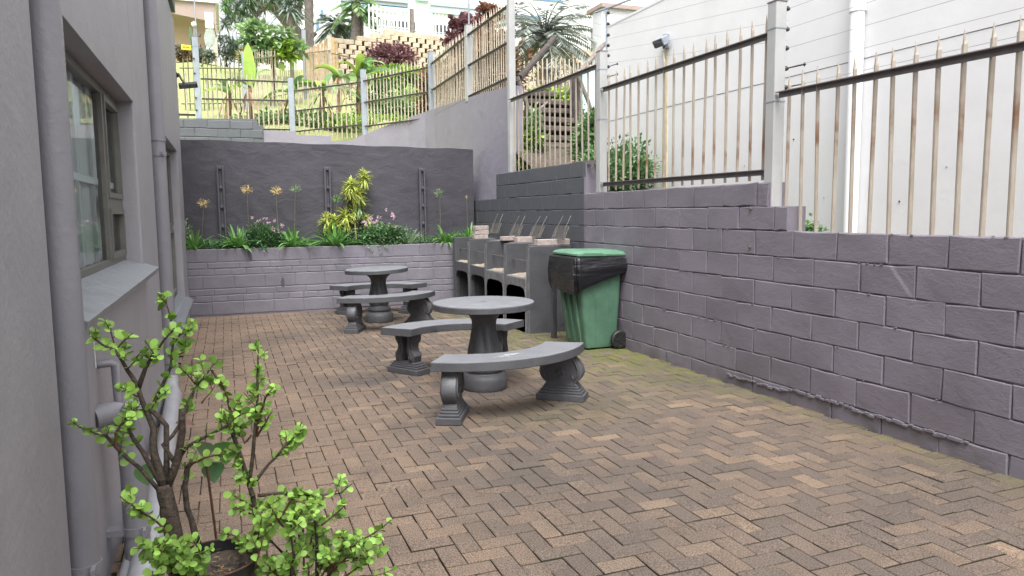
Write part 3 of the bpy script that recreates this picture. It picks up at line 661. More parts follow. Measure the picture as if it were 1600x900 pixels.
MB().bar((-.03, 1.50, .80), (-.03, 1.86, .815), .036, .045).build('rail', M['rail'], rf)
fence_post(rf, XF, 4.64, 1.286, 3.0, .10); fence_post(rf, XF, 7.44, 1.659, 3.20, .095); fence_post(rf, XF + .03, 10.29, 2.033, 4.75, .10, cap=False)
MB().tube([(.055, 1.44, 1.9), (.055, 1.44, 2.50)], .012, 8).build('wire_pole', M['galv'], rf)
MB().bar((-.05, 1.50, 2.43), (.3, .9, 2.52), .03, .012).build('cross_arm', M['galv'], rf)
for i, z in enumerate((2.95, 2.80, 2.66, 2.51, 2.37)): insulator(rf, XF + .062, 4.60, z, i > 2)
for i, z in enumerate((3.62, 3.50, 3.38, 3.27, 3.16, 3.04, 2.93)): insulator(rf, XF + .068, 7.42, z, i > 4)
for i, z in enumerate((4.6, 4.45, 4.3, 4.15, 4.0, 3.8, 3.65, 3.5, 3.35)): insulator(rf, XF + .10, 10.24, z, i > 4)
mb = MB()
for i in range(5):
    za, zb, zc = 3.60 - i * .13, 2.95 - i * .145 + .0, 2.95 - i * .145
    mb.tube([(.07, 1.42, za - 1.2), (.07, -1.4, zb + .35 - i * .0 - 1.2)], .0016, 4, False); mb.tube([(.07, -1.4, zb - 1.2), (.07, -4.8, zb - 1.2 - .02)], .0016, 4, False)
    mb.tube([(.07, 4.24, 4.6 - i * .15 - 1.2), (.07, 1.42, za - 1.2)], .0016, 4, False)
mb.build('electric_wires', M['ewire'], rf)

ff = thing('palisade_fence', 'cream steel palisade fence with silver posts on the far lavender boundary wall', 'fence', (4, 15, 3.2))
XG = 4.05
fence_run(ff, (XG, 12.42), (XG, 10.36), (3.38, 3.33), (4.66, 4.62), [(4.48, 4.47), (3.97, 3.95), (3.45, 3.44)], sp=.102, w=.03, rw=.03)
fence_run(ff, (XG, 14.9), (XG, 12.54), (3.44, 3.39), (4.64, 4.66), [(4.45, 4.48), (3.93, 3.96), (3.40, 3.42)], sp=.102, w=.03, rw=.03)
fence_run(ff, (2.98, 16.72), (XG, 15.05), (3.22, 3.40), (4.56, 4.64), [(4.36, 4.42), (3.90, 3.93), (3.38, 3.40)], sp=.102, w=.03, rw=.03)
fence_run(ff, (1.5, 17.08), (2.92, 16.75), (3.10, 3.14), (4.36, 4.52), [(4.13, 4.34), (3.70, 3.88), (3.26, 3.42)], sp=.102, w=.03, rw=.03)
fence_run(ff, (-.36, 17.12), (1.4, 17.08), (3.10, 3.10), (4.50, 4.50), [(4.30, 4.32), (3.89, 3.92), (3.28, 3.30)], sp=.102, w=.03, rw=.03)
fence_run(ff, (-1.6, 17.15), (-.5, 17.12), (3.2, 3.2), (4.5, 4.5), [(3.55, 3.55)], sp=.17)
fence_post(ff, XG, 12.48, 3.37, 4.66, .12, 'fpost'); fence_post(ff, XG, 14.97, 3.38, 4.72, .12, 'galv'); fence_post(ff, 2.97, 16.74, 3.06, 4.62, .12, 'galv')
fence_post(ff, 1.45, 17.09, 3.05, 4.42, .12, 'galv'); fence_post(ff, -.43, 17.1, 3.40, 5.15, .12, 'galv')
MB().tube([(.06, -2.52, 1.46), (.06, -2.52, 2.3)], .014, 6).build('wire_pole', M['galv'], ff)
MB().tube([(-4.40, 2.1, 1.9), (-4.40, 2.1, 2.72)], .014, 6).build('wire_pole', M['galv'], ff)
for z in (5.15, 4.95, 4.75, 4.55): insulator(ff, -.33, 17.0, z, True)
for z in (4.7, 4.4, 4.15, 3.9, 3.65): insulator(ff, -.47, 17.03, z)
for z in (5.45, 5.3): insulator(ff, XG + .06, 12.46, z)
t = thing('lamp_globe', 'white globe lamp on a thin pole above the leftmost silver fence post', 'lamp', tuple(at(303, 38, 17.1)))
MB().lathe([(.001, -.055), (.04, -.04), (.055, 0), (.04, .04), (.001, .055)], 14).build('globe', M['globe'], t, smooth='all'); MB().tube([(0, 0, -.06), (0, 0, -.62)], .014, 6).build('pole', M['galv'], t)
t = thing('warning_sign', 'small yellow warning sign beside the leftmost silver fence post', 'sign', tuple(at(291, 74, 17.2)))
o = MB().box(-.095, 0, -.05, .095, .008, .05).build('sign_plate', M['yellow'], t); o.rotation_euler = (0, math.radians(2), math.radians(4))
mb = MB()
for i in range(5): mb.box(-.06 + i * .025, -.003, -.015, -.045 + i * .025, -.0005, .018)
mb.build('lettering', M['hole'], o)

# upper fences on the hill
uf = thing('palisade_fence', 'older olive and cream palisade fence climbing the grassy hill towards the tan boards', 'fence', (2, 21, 4))
a0, a1, a2, a3 = at(284, 180, 20), at(385, 180, 20), at(517, 140, 24), at(604, 140, 25)
def zg(v): return hill_z(v.x, v.y)
def run(a, b, h, rails, **k): fence_run(uf, (a.x, a.y), (b.x, b.y), (zg(a) - .1, zg(b) - .1), (zg(a) + h[0], zg(b) + h[1]), [(zg(a) + r0, zg(b) + r1) for r0, r1 in rails], rm='cream', rw=.03, **k)
run(a0, a1, (1.28, 1.35), [(1.0, 1.0), (.15, .15)], sp=.105, pm='stalk', w=.028)
run(a1, a2, (1.4, 1.5), [(1.22, 1.28), (.2, .2)], sp=.105, w=.03); run(a2, a3, (1.45, 1.3), [(1.2, 1.0), (.2, .2)], sp=.2, w=.03)
for v, h, k in ((a1, 1.42, 'galv'), (at(458, 160, 22.2), 1.75, 'fpost'), (at(478, 150, 22.8), 1.95, 'galv'), (a2, 1.75, 'cream')): fence_post(uf, v.x, v.y, zg(v) - .1, zg(v) + h, .11, k)
for z in (1.05, 1.18, 1.3): insulator(uf, a1.x - .1, a1.y - .1, zg(a1) + z)
t = thing('board_fence', 'stepped tan board fence beside the palm trunk on the hill', 'fence', tuple(at(505, 140, 25)))
for i in range(9):
    x = -.45 + i * .115; o = bevel(MB().box(-.05, -.012, -.3, .05, .012, 1.25 + .062 * i - (.25 if i > 7 else 0)).build('board', M['reed'], t, loc=(x, rnd.uniform(-.01, .01), 0)), .004, 1)
MB().box(-.5, .013, .3, .6, .05, .38).build('rail', M['wooddk'], t); MB().box(-.5, .013, 1.0, .6, .05, 1.08).build('rail', M['wooddk'], t)

# ================================================================== BARBECUE STAND
bt = thing('barbecue_stand', 'charcoal painted concrete barbecue stand with four open bays against the right wall', 'barbecue', (3.32, 8.05, 0))
XL, TH, PITCH = .0, .105, .765
def bb(name, m, *b, parent=None, w=.006, **k): return bevel(MB().box(*b).build(name, M[m], parent or bt, **k), w, 2)
for i in range(5):
    y = i * PITCH; bb('side_wall', 'dark', 0, y, -.05, .552, y + TH, 1.045 + .006 * i)
    bb('front_edge', 'darkedge', -.004, y + .006, -.03, .012, y + TH - .006, 1.03, parent=bt, w=.003) if i in (0, 1, 2, 3) else None
for i in range(4):
    ya, yb = i * PITCH + TH + .0005, (i + 1) * PITCH - .0005; zt = .655 + .014 * i
    # arched apron: opening below with chamfered upper corners
    prof = [(ya, zt - .0), (yb, zt - .0), (yb, -.04), (yb - .02, -.04), (yb - .02, .46), (yb - .06, .515 + .01 * i), (yb - .16, .535 + .01 * i), (ya + .16, .535 + .01 * i), (ya + .06, .515 + .01 * i), (ya + .02, .46), (ya + .02, -.04), (ya, -.04)]
    xo = -.012 if i < 2 else .004
    o = MB().prism(prof, xo, .07, lambda u, w, d: (d, u, w)).build('apron', M['darkedge' if i < 2 else 'dark'], bt); bevel(o, .012 if i < 2 else .005, 3)
    bb('hearth', 'darkedge' if i < 2 else 'dark', .0705, ya, zt - .10, .552, yb, zt - .006, w=.002)
    n = 8; mb = MB(); vs = []
    for a in range(n + 1):
        for b in range(n + 1): vs.append((.012 + .52 * a / n, ya + .01 + (yb - ya - .02) * b / n, zt + .004 + (rnd.uniform(.0, .02) if 0 < a < n and 0 < b < n else 0) + .02 * (a / n)))
    mb.add(vs, [(a*(n+1)+b, (a+1)*(n+1)+b, (a+1)*(n+1)+b+1, a*(n+1)+b+1) for a in range(n) for b in range(n)]); mb.build('ash_bed', M['ash'], bt, smooth='all')
    bb('firebrick_back', 'soot', .50, ya, zt - .004, .548, yb, 1.0, w=.003); bb('top_ledge', 'darkedge', .30, ya, 1.002 + .006 * i, .549, yb, 1.036 + .006 * i, w=.004)
    MB().tube([(.09, ya + .0, zt + .20), (.09, yb, zt + .20)], .006, 6).build('grid_rod', M['wire'], bt)
    mb = MB(); mb.tube([(.05, ya - .01, zt + .215), (.05, ya + .09, zt + .215)], .007, 6); mb.build('grid_rod', M['wire'], bt)
# loose bricks lying on top
gb = 'loose bricks on top of the barbecue stand'
def brick(lab, x, y, z, rz, s=(.22, .105, .072)):
    o = bevel(MB().box(-s[0]/2, -s[1]/2, 0, s[0]/2, s[1]/2, s[2]).build('loose_brick', M['pan']), .006, 2); o.location = (x, y, z); o.rotation_euler = (0, 0, rz); tag(o, lab, 'brick', gb)
brick('pale loose brick nearest the yard on the near end wall of the barbecue stand', 3.56, 8.16, 1.048, .03); brick('pale loose brick touching the block wall on the near end wall of the barbecue stand', 3.785, 8.17, 1.048, .02)
brick('brownish loose brick lying by itself beside the second grill from the front', 3.63, 8.95, 1.055, .05, (.27, .11, .075)); brick('small pale loose brick lying behind the second fin of the barbecue stand', 3.62, 9.55, 1.06, .3, (.2, .10, .06))
sx, sy = 3.70, 11.05
sx, sy = onp = (atx(753, 373, 3.62).x, atx(753, 373, 3.62).y)
for k, nm in enumerate(('bottom', 'middle', 'top')): brick('%s brick of the stack of three at the far end of the barbecue stand' % nm, 3.60 + rnd.uniform(-.01, .01), sy, 1.055 + k * .066, .1 * k - .1, (.22, .115, .064))
# hinged grills leaning on the wall
gg = 'wire braai grills leaning on the block wall'
for i, (yy, lab, lean, zb) in enumerate(((8.10, 'wire grill leaning on the wall nearest the green bin', .30, 1.08), (8.83, 'second wire grill from the green bin leaning on the wall', .34, 1.08), (9.55, 'third wire grill from the green bin leaning on the wall', .30, 1.08), (10.38, 'rusty wire grill nearest the stack of three bricks', .24, 1.10))):
    t = thing('grill', lab, 'grill', (3.715, yy, zb + .045), gg); t.rotation_euler = (0, lean + .12, 0)
    mb = MB()
    for k in range(11): mb.tube([(0, -.17 + .034 * k, 0), (0, -.17 + .034 * k, .15)], .0028, 4)
    for k in range(9): mb.tube([(0, -.17, .0187 * k), (0, .17, .0187 * k)], .0028, 4)
    mb.build('mesh_grid', M['wire'], t)
    MB().tube([(0, -.175, 0), (0, -.175, .155), (0, .175, .155), (0, .175, 0), (0, -.175, 0)], .005, 6).build('frame', M['wire'], t)
    for s_ in (-.12, .12): MB().tube([(-.0, s_, .02), (-.01, s_ * .98, .17), (.0, s_ * .9, .30)], .0045, 6).build('handle', M['wire'], t)

# ================================================================== WHEELED BIN
wt = thing('wheelie_bin', 'green wheeled bin with a black bag folded over its rim and a sagging lid', 'bin', (3.46, 6.82, 0))
def ring(x0, x1, y0, y1, z, r, n=5):
    pts = []
    for cx_, cy_, a0_ in ((x1 - r, y1 - r, 0), (x0 + r, y1 - r, 90), (x0 + r, y0 + r, 180), (x1 - r, y0 + r, 270)):
        for k in range(n): a = math.radians(a0_ + 90 * k / (n - 1)); pts.append((cx_ + r * math.cos(a), cy_ + r * math.sin(a), z))
    return pts
def loft(rings, cap0=True, cap1=True):
    n = len(rings[0]); vs = [p for r in rings for p in r]
    fs = [(b*n+k, b*n+(k+1) % n, (b+1)*n+(k+1) % n, (b+1)*n+k) for b in range(len(rings)-1) for k in range(n)]
    if cap0: fs.append(tuple(range(n))[::-1])
    if cap1: fs.append(tuple((len(rings)-1)*n+k for k in range(n)))
    return MB().add(vs, fs)
loft([ring(.0, .36, .02, .50, .02, .03), ring(-.01, .365, .015, .505, .06, .035), ring(-.115, .40, -.03, .56, .90, .04), ring(-.13, .42, -.045, .575, .905, .04), ring(-.14, .425, -.05, .58, .96, .04)]).build('body', M['bin'], wt, smooth=True)
for (xa, xb) in ((.115, .075), (.26, .245)):     # moulded ribs on the side
    mb = MB(); mb.tube([(xa, .016, .05), (xb, -.028, .88)], .005, 6); mb.build('rib', M['bin'], wt)
for yy in (.12, .26, .40): MB().tube([(-.008, yy, .07), (-.13, yy, .86)], [.018, .024], 8).build('rib', M['bin'], wt, smooth=True)
# bag skirt: folded over the rim, hanging deepest at the front corner
n = 64; rows = 9; per = ring(-.175, .437, -.065, .595, 0, .05, 16); vs = []
for j in range(rows + 1):
    f = j / rows
    for k, (x, y, _) in enumerate(per):
        fr_ = max(0, min(1, (x + .195) / .635)); low = .60 + .22 * fr_ ** 1.1 + .022 * math.sin(k * .7) + .010 * math.sin(k * 1.9) ; z = .975 + (low - .975) * f
        bul = .034 * math.sin(f * 2.9) + (.010 + .014 * f) * math.sin(k * .83 + f * 2.5) * math.sin(k * .31 + 1) + .008 * math.sin(k * 1.1 - f * 14) * f; inn = (.975 - z) * .10 * (1 - fr_)
        cx_, cy_ = .09, .26; dx, dy = x - cx_, y - cy_; L_ = math.hypot(dx, dy); vs.append((x + dx / L_ * bul + inn * .8, y + dy / L_ * bul, z))
mb = MB(); mb.add(vs, [(j*n+k, j*n+(k+1) % n, (j+1)*n+(k+1) % n, (j+1)*n+k) for j in range(rows) for k in range(n)])
vs2 = [(.09 + (x - .09) * .96, .26 + (y - .26) * .96, .985) for x, y, _ in per]; mb.add([v for v in vs[:n]] + vs2, [(k, (k+1) % n, n + (k+1) % n, n + k) for k in range(n)])
o = mb.build('bin_bag', M['bag'], wt, smooth='all'); sd_ = o.modifiers.new('thick', 'SOLIDIFY'); sd_.thickness = .003; ss = o.modifiers.new('sub', 'SUBSURF'); ss.levels = ss.render_levels = 1
# lid: domed, sagging with a pressed ridge
lid = loft([ring(-.14, .45, -.02, .55, .985, .05), ring(-.17, .455, -.055, .585, .995, .06), ring(-.17, .455, -.055, .585, 1.012, .06), ring(-.15, .43, -.02, .55, 1.032, .06), ring(-.12, .39, .05, .48, 1.046, .06), ring(0, .3, .15, .38, 1.048, .06)]).build('lid', M['bin2'], wt, smooth=True)
lid.rotation_euler = (0, math.radians(1.0), 0)
MB().prism([(-.15, .0), (-.08, .03), (.12, .028), (.18, .0)], -.062, .0, lambda u, w, d: (u, d, w + .992)).build('lid_lip', M['bin2'], lid)
MB().tube([(.455, .03, .985), (.455, .50, .985)], .016, 10).build('hinge_bar', M['bin2'], wt, smooth=True)
MB().tube([(.475, .02, .985), (.475, .0, .985)], .022, 10).build('hinge_cap', M['black'], wt)
MB().tube([(.345, .0, .10), (.345, .52, .10)], .012, 8).build('axle', M['wire'], wt)
for yy in (-.045, .515):
    wmb = MB(); o = wmb.lathe([(.03, -.02), (.085, -.024), (.098, -.015), (.10, 0), (.098, .015), (.085, .024), (.03, .02)], 28).build('wheel', M['rubber'], wt, smooth=True, loc=(.355, yy, .10)); o.rotation_euler = (math.pi / 2, 0, 0)
    MB().lathe([(.001, -.026), (.03, -.027), (.034, -.02), (.034, .02), (.03, .027), (.001, .026)], 16).build('hub', M['black'], o, smooth=True)
    for k in range(6): a = k * math.pi / 3; MB().bar((.03 * math.cos(a), .03 * math.sin(a), .0245), (.078 * math.cos(a), .078 * math.sin(a), .0245), .012, .006).build('spoke', M['black'], o)
t = thing('dark_post', 'short dark post standing between the barbecue stand and the green bin', 'post', (3.44, 7.66, 0)); bevel(MB().box(0, 0, 0, .06, .05, .60).build('post_body', M['dark'], t), .006)

# ================================================================== TABLES AND BENCHES
def pedestal(n=64):
    prof = [(.178, 0), (.184, .02), (.186, .06), (.184, .10), (.172, .128), (.150, .138), (.142, .146), (.150, .158), (.158, .175), (.154, .195), (.138, .207), (.122, .215), (.116, .228),
            (.128, .25), (.138, .29), (.134, .33), (.122, .38), (.110, .44), (.102, .50), (.098, .55), (.104, .59), (.122, .625), (.148, .648), (.172, .66), (.176, .668), (.176, .69)]
    def mod(a, z):
        if .235 < z < .60:
            k = min(1, (z - .235) / .05, (.60 - z) / .12); return 1 + .13 * k * (abs(math.sin(3.5 * a + (z - .25) * 5)) - .5)
        return 1
    pr = []
    for (r0, z0), (r1, z1) in zip(prof, prof[1:]): pr += [(r0, z0), ((r0 + r1) / 2, (z0 + z1) / 2)]
    pr.append(prof[-1]); return MB().lathe(pr, n, mod=mod)
PED = pedestal().mesh('pedestal', M['table'], True)
def worn(o):  # upward faces take the paler paint: wear plus painted-in sky light
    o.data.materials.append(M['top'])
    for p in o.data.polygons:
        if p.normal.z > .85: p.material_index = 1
def table(x, y, lab, tx, ty):
    t = thing('garden_table', lab, 'table', (x, y, 0), 'round concrete tables'); inst('pedestal', PED, t, rot=(0, 0, rnd.uniform(0, 6)))
    R = .418; mb = MB(); mb.lathe([(.01, .690), (R - .004, .690), (R, .694), (R + .001, .735), (R - .0035, .7435), (R - .010, .7455), (.02, .746)], 96, mod=lambda a, z: 1 + .0025 * math.sin(5 * a) + .001 * math.sin(17 * a))
    o = mb.build('table_top', M['table'], t, smooth='flatcap'); worn(o); o.rotation_euler = (tx, ty, 0); MB().lathe([(.02, .7475), (.016, .7478), (.001, .7478)], 12).build('centre_plug', M['dark'], o)  # top faces get wear plus painted-in sky light
    t.scale = (1, 1, .968)
    return t
TA, TB = (1.94, 5.69), (1.87, 9.86)
table(*TA, 'nearer round grey pedestal table with a curved bench on each side', 0, math.radians(-.2)); table(*TB, 'farther round grey pedestal table in front of the planter wall', math.radians(0), math.radians(-1.6))
def seat_mesh(Ri, Ro, span, h0=.365, th=.065, n=28):
    vs = []; mb = MB(); sec = [(Ri + .003, h0), (Ri, h0 + .004), (Ri, h0 + th - .004), (Ri + .004, h0 + th), (Ro - .004, h0 + th), (Ro, h0 + th - .004), (Ro + .002, h0 + .004), (Ro - .002, h0)]
    m = len(sec)
    for i in range(n + 1):
        a = math.radians(-span / 2 + span * i / n)
        for (r, z) in sec: rr = r + rnd.uniform(-.0015, .0015); vs.append((rr * math.cos(a), rr * math.sin(a), z + rnd.uniform(-.001, .001)))
    mb.add(vs, [(i*m+k, (i+1)*m+k, (i+1)*m+(k+1) % m, i*m+(k+1) % m) for i in range(n) for k in range(m)] + [tuple(range(m)), tuple(n*m+k for k in range(m))[::-1]])
    return mb
def leg_solid():
    """solid scrolled support in the radial-vertical plane: local x radial, y thickness, z up"""
    half = [(.135, .105), (.128, .125), (.118, .135), (.150, .165), (.168, .20), (.170, .235), (.155, .275), (.128, .31), (.105, .335), (.10, .355), (.11, .374)]
    sm = []
    for i in range(len(half) - 1):
        p0, p1, p2, p3 = (Vector(half[max(0, min(len(half) - 1, i + k))]) for k in (-1, 0, 1, 2))
        for k in range(4): t_ = k / 4; q = .5 * (2 * p1 + (p2 - p0) * t_ + (2 * p0 - 5 * p1 + 4 * p2 - p3) * t_ ** 2 + (3 * p1 - p0 - 3 * p2 + p3) * t_ ** 3); sm.append((q.x, q.y))
    half = sm + [half[-1]]
    poly = half + [(-u, w) for u, w in half[::-1]]
    mb = MB(); mb.prism(poly, -.052, .052, lambda u, w, d: (u, d, w))
    return mb
def resmooth(o, a=40):
    for p in o.data.polygons: p.use_smooth = True
    o.data.set_sharp_from_angle(angle=math.radians(a))
def leg_parts(t, ang, R, open_leg):
    piv = bpy.data.objects.new('leg', None)
    base = MB(); 
    for (a, b, z0, z1) in ((.19, .088, 0, .052), (.172, .074, .052, .072), (.158, .066, .072, .09), (.142, .058, .09, .108)): base.box(-a, -b, z0, a, b, z1)
    loc = (R * math.cos(ang), R * math.sin(ang), 0); rot = (0, 0, ang)
    if not open_leg:
        o = leg_solid().build('leg', M['table'], t, smooth=False, loc=loc); bevel(o, .008, 2); resmooth(o)
        for s_ in (-1, 1):   # raised scrolls and shell ornament
            for e in (-1, 1):
                pts = [(e * .085, s_ * .053, .365), (e * .095, s_ * .054, .33), (e * .12, s_ * .055, .29), (e * .138, s_ * .055, .24), (e * .135, s_ * .055, .20), (e * .11, s_ * .055, .168), (e * .09, s_ * .055, .18), (e * .095, s_ * .055, .20)]
                MB().tube(pts, [.005, .006, .007, .008, .007, .006, .006, .008], 8).build('scroll', M['table'], o, smooth='all')
            mb = MB()
            for k in range(7):
                a = math.radians(-60 + 20 * k); mb.tube([(0, s_ * .052, .195), (math.sin(a) * .045, s_ * .056, .195 + math.cos(a) * .055)], [.004, .009], 6)
            mb.lathe([(.001, -.008), (.018, 0), (.001, .008)], 10, (0, s_ * .053, .182)); mb.build('shell_ornament', M['table'], o, smooth='all')
    else:
        def side(e):
            out = [(.115, .10), (.118, .15), (.128, .165), (.118, .185), (.095, .21), (.085, .24), (.09, .27), (.112, .295), (.122, .315), (.118, .374)]
            inn = [(.02, .374), (.022, .34), (.035, .325), (.032, .28), (.02, .24), (.024, .205), (.045, .17), (.05, .10)]
            return [(e * u, w) for u, w in out + inn]
        mb = MB(); mb.prism(side(1), -.05, .05, lambda u, w, d: (u, d, w)); mb.prism(side(-1), -.05, .05, lambda u, w, d: (u, d, w)); mb.box(-.03, -.045, .34, .03, .045, .374)
        o = mb.build('leg', M['table'], t, loc=loc); bevel(o, .008, 2); resmooth(o, 30)
        for s_ in (-1, 1):
            for e in (-1, 1):
                MB().tube([(e * .07, s_ * .051, .37), (e * .075, s_ * .052, .31), (e * .058, s_ * .052, .25), (e * .065, s_ * .052, .20), (e * .085, s_ * .052, .15), (e * .08, s_ * .05, .11)], .012, 6).build('scroll', M['table'], o, smooth='all')
    o.rotation_euler = rot; b_ = base.build('plinth', M['table'], o); bevel(b_, .006, 2)
SB = 'curved concrete benches round the tables'
def bench(c, mid, span, Ri, Ro, lab, open_leg, la, patch=False):
    t = thing('curved_bench', lab, 'bench', (c[0], c[1], 0), SB); t.rotation_euler = (0, 0, math.radians(mid))
    o = seat_mesh(Ri, Ro, span).build('seat', M['table'], t, smooth='flatcap'); worn(o)  # seat tops get wear plus painted-in sky light
    for a in la: leg_parts(t, math.radians(a), (Ri + Ro) / 2 + .0, open_leg)
    if patch:
        for (a, r, s1, s2) in ((-6, .74, .06, .03), (-12, .76, .03, .018), (-17, .78, .018, .01), (-1, .73, .02, .02), (-9, .8, .012, .014)):
            mb = MB(); q = []
            for k in range(14):
                w_ = k / 14 * 6.283; x = r + math.cos(w_) * s2 * rnd.uniform(.6, 1.2); y = math.sin(w_) * s1 * rnd.uniform(.6, 1.2) + math.radians(a) * r; q.append((x, y))
            mb.add([(x, y, .4322) for x, y in q], [tuple(range(14))]); mb.build('worn_patch', M['wornwhite'], t)
bench((1.78, 5.61), -78.5, 91, .62, .93, 'nearest curved bench with a worn pale patch and scrolled solid legs', False, (-38, 39), True)
bench((1.88, 5.91), 86, 99, .57, .89, 'curved bench behind the nearer table on legs with a vase-shaped gap', True, (-36, 36))
bench((1.74, 9.82), -77, 99, .58, .89, 'curved bench in front of the farther table with scrolled solid legs', False, (-38, 38))
bench((1.95, 10.16), 81, 108, .55, .86, 'farthest curved bench between the farther table and the planter wall', True, (-40, 40))
# ================================================================== PLANT BUILDERS
def rv(s=1): return Vector((rnd.gauss(0, s), rnd.gauss(0, s), rnd.gauss(0, s)))
def leafquad(mb, p, d, w, l, fold=.25):
    d = d.normalized(); x = d.cross(Vector((rnd.gauss(0, .3), rnd.gauss(0, .3), 1))); x = x.normalized() if x.length > 1e-3 else Vector((1, 0, 0)); nn = x.cross(d)
    n = len(mb.v); a = p; b = p + d * l * .5 + x * w / 2 + nn * w * fold; c = p + d * l; e = p + d * l * .5 - x * w / 2 + nn * w * fold
    mb.v += [tuple(a), tuple(b), tuple(c), tuple(e)]; mb.f += [(n, n+1, n+2), (n, n+2, n+3)]
def clump_foliage(c, rad, n, size, clumps=14, tight=.33, flat=.8, aspect=2.2, up=.1):
    mb = MB(); c = Vector(c); cs = []
    while len(cs) < clumps:
        v = Vector((rnd.uniform(-1, 1), rnd.uniform(-1, 1), rnd.uniform(-1, 1)))
        if v.length < 1: v = v.normalized() * (v.length ** .5) * .8; cs.append(v)
    for i in range(n):
        k = rnd.choice(cs); v = k + rv(tight * .5); p = c + Vector((v.x * rad[0], v.y * rad[1], v.z * rad[2]))
        d = (v + rv(.6)); d.z += up; leafquad(mb, p, d, size * rnd.uniform(.6, 1.2) / aspect * 1.6, size * rnd.uniform(.7, 1.3))
    return mb
def strap(mb, p, az, l, w, rise, droop, seg=6, fold=.2):
    """arching strap leaf appended to mb"""
    d = Vector((math.cos(az), math.sin(az), 0)); x = Vector((-d.y, d.x, 0)); vs = []
    for i in range(seg + 1):
        f = i / seg; q = Vector(p) + d * (l * (f * math.cos(rise) + .12 * f * f * droop)) + Vector((0, 0, l * (f * math.sin(rise) - droop * f * f)))
        ww = w * (math.sin(math.pi * min(.98, .18 + f * .80)) ** .7) * (1 if i < seg else .15)
        vs += [q - x * ww / 2 + Vector((0, 0, ww * fold)), q, q + x * ww / 2 + Vector((0, 0, ww * fold))]
    mb.add(vs, [(i*3+k, i*3+k+1, (i+1)*3+k+1, (i+1)*3+k) for i in range(seg) for k in (0, 1)])
def strap_plant(t, n, l, w, m, rise=(.45, 1.5), droop=(.3, .75), r0=.03, squash=.6):
    for i in range(n):
        az = rnd.uniform(0, 6.283); f = rnd.random(); L_ = l * rnd.uniform(.65, 1.1)
        mb = MB(); strap(mb, (math.cos(az) * r0, math.sin(az) * r0, 0), az, L_, w * rnd.uniform(.7, 1.15), rise[0] + (rise[1] - rise[0]) * f, rnd.uniform(*droop) * .8)
        for j, v in enumerate(mb.v): mb.v[j] = (v[0], v[1] * squash if v[1] > 0 else v[1] * .8, v[2])
        mb.build('leaf', M[m], t, smooth='all')
# ================================================================== PLANTER BED
ga = 'agapanthus clumps in the planter bed'
def bed(px, py, Y): p = at(px, py, Y); return (p.x, Y, .945)
for (px, Y, n, l, lab, m_) in ((303, 11.50, 36, .42, 'low strap-leaved clump at the house end of the planter bed', 'aga'), (372, 11.52, 58, .50, 'strap-leaved clump left of the first pink flowering bush', 'aga'), (458, 11.50, 58, .50, 'strap-leaved clump right of the first pink flowering bush', 'aga'),
                           (524, 11.46, 80, .56, 'large dark green strap-leaved clump in front of the yellow striped plant', 'aga'), (697, 11.52, 46, .48, 'strap-leaved clump right of the third precast post', 'aga'), (733, 11.50, 50, .50, 'strap-leaved clump next to the barbecue stand', 'aga')):
    t = thing('agapanthus', lab, 'plant', bed(px, 375, Y), ga); strap_plant(t, n, l, .036, m_)
t = thing('spider_plant', 'pale grey-green grassy tuft beside the second pink flowering bush', 'plant', bed(640, 380, 11.48)); strap_plant(t, 60, .42, .014, 'aga2', rise=(.5, 1.5), droop=(.15, .6))
t = thing('upright_aloe', 'two upright spotted green blades behind the strap-leaved clump', 'plant', bed(377, 375, 11.60))
for i in range(4): mb = MB(); strap(mb, (0, 0, 0), 1.0 + i * 1.7, .36 - .05 * i, .045, 1.38, .03); mb.build('leaf', M['aga2'], t, smooth='all')
mb = MB()
for i in range(3600):
    x = rnd.choice((rnd.uniform(-.5, 3.8), rnd.uniform(-.4, 2.6))); leafquad(mb, Vector((x, 11.5 + rnd.uniform(-.03, .2), .95 + rnd.uniform(0, .07 + .07 * math.sin(x * 5) ** 2))), rv() + Vector((0, 0, .6)), .016, .065)
mb.build('low_ground_cover', M['vinca'], kind='stuff')
# dry seed heads on stalks
gs = 'dry agapanthus seed heads standing above the planter bed'
for (px, py, bx, c, lab) in ((318, 320, 312, 'seed', 'dry seed head nearest the house, leaning right'), (386, 298, 387, 'seed', 'dry seed head just right of the first precast post'), (431, 301, 434, 'seed', 'yellow-brown seed head above the first pink bush'), (461, 297, 458, 'aga2', 'greenish seed head left of the second precast post'),
                         (526, 313, 526, 'aga', 'round green flower head in front of the yellow striped plant'), (687, 304, 687, 'aga2', 'small yellowish seed head right of the third precast post'), (729, 309, 730, 'seed', 'tiny closed bud on a thin stalk nearest the barbecue stand')):
    a = at(bx, 376, 11.55); b = at(px, py, 11.55); t = thing('seed_head', lab, 'flower', (a.x, 11.55, .94), gs); d = b - Vector((a.x, 11.55, .94))
    MB().tube([(0, 0, 0), tuple(d * .5 + Vector((.008, 0, 0))), tuple(d)], .0035, 5).build('stalk', M['stalk'], t)
    mb = MB(); R = .012 if px == 729 else (.06 if c == 'aga' else .075)
    for i in range(14 if px == 729 else 60):
        v = rv().normalized(); v.z = v.z * .7 + .15; e = d + v * R * rnd.uniform(.8, 1.15) + Vector((0, 0, .012)); mb.tube([tuple(d), tuple(e)], .0019, 3, False); leafquad(mb, e, v, .011, .026)
    mb.build('umbel', M[c], t)
gp = 'pink flowering bushes in the planter bed'
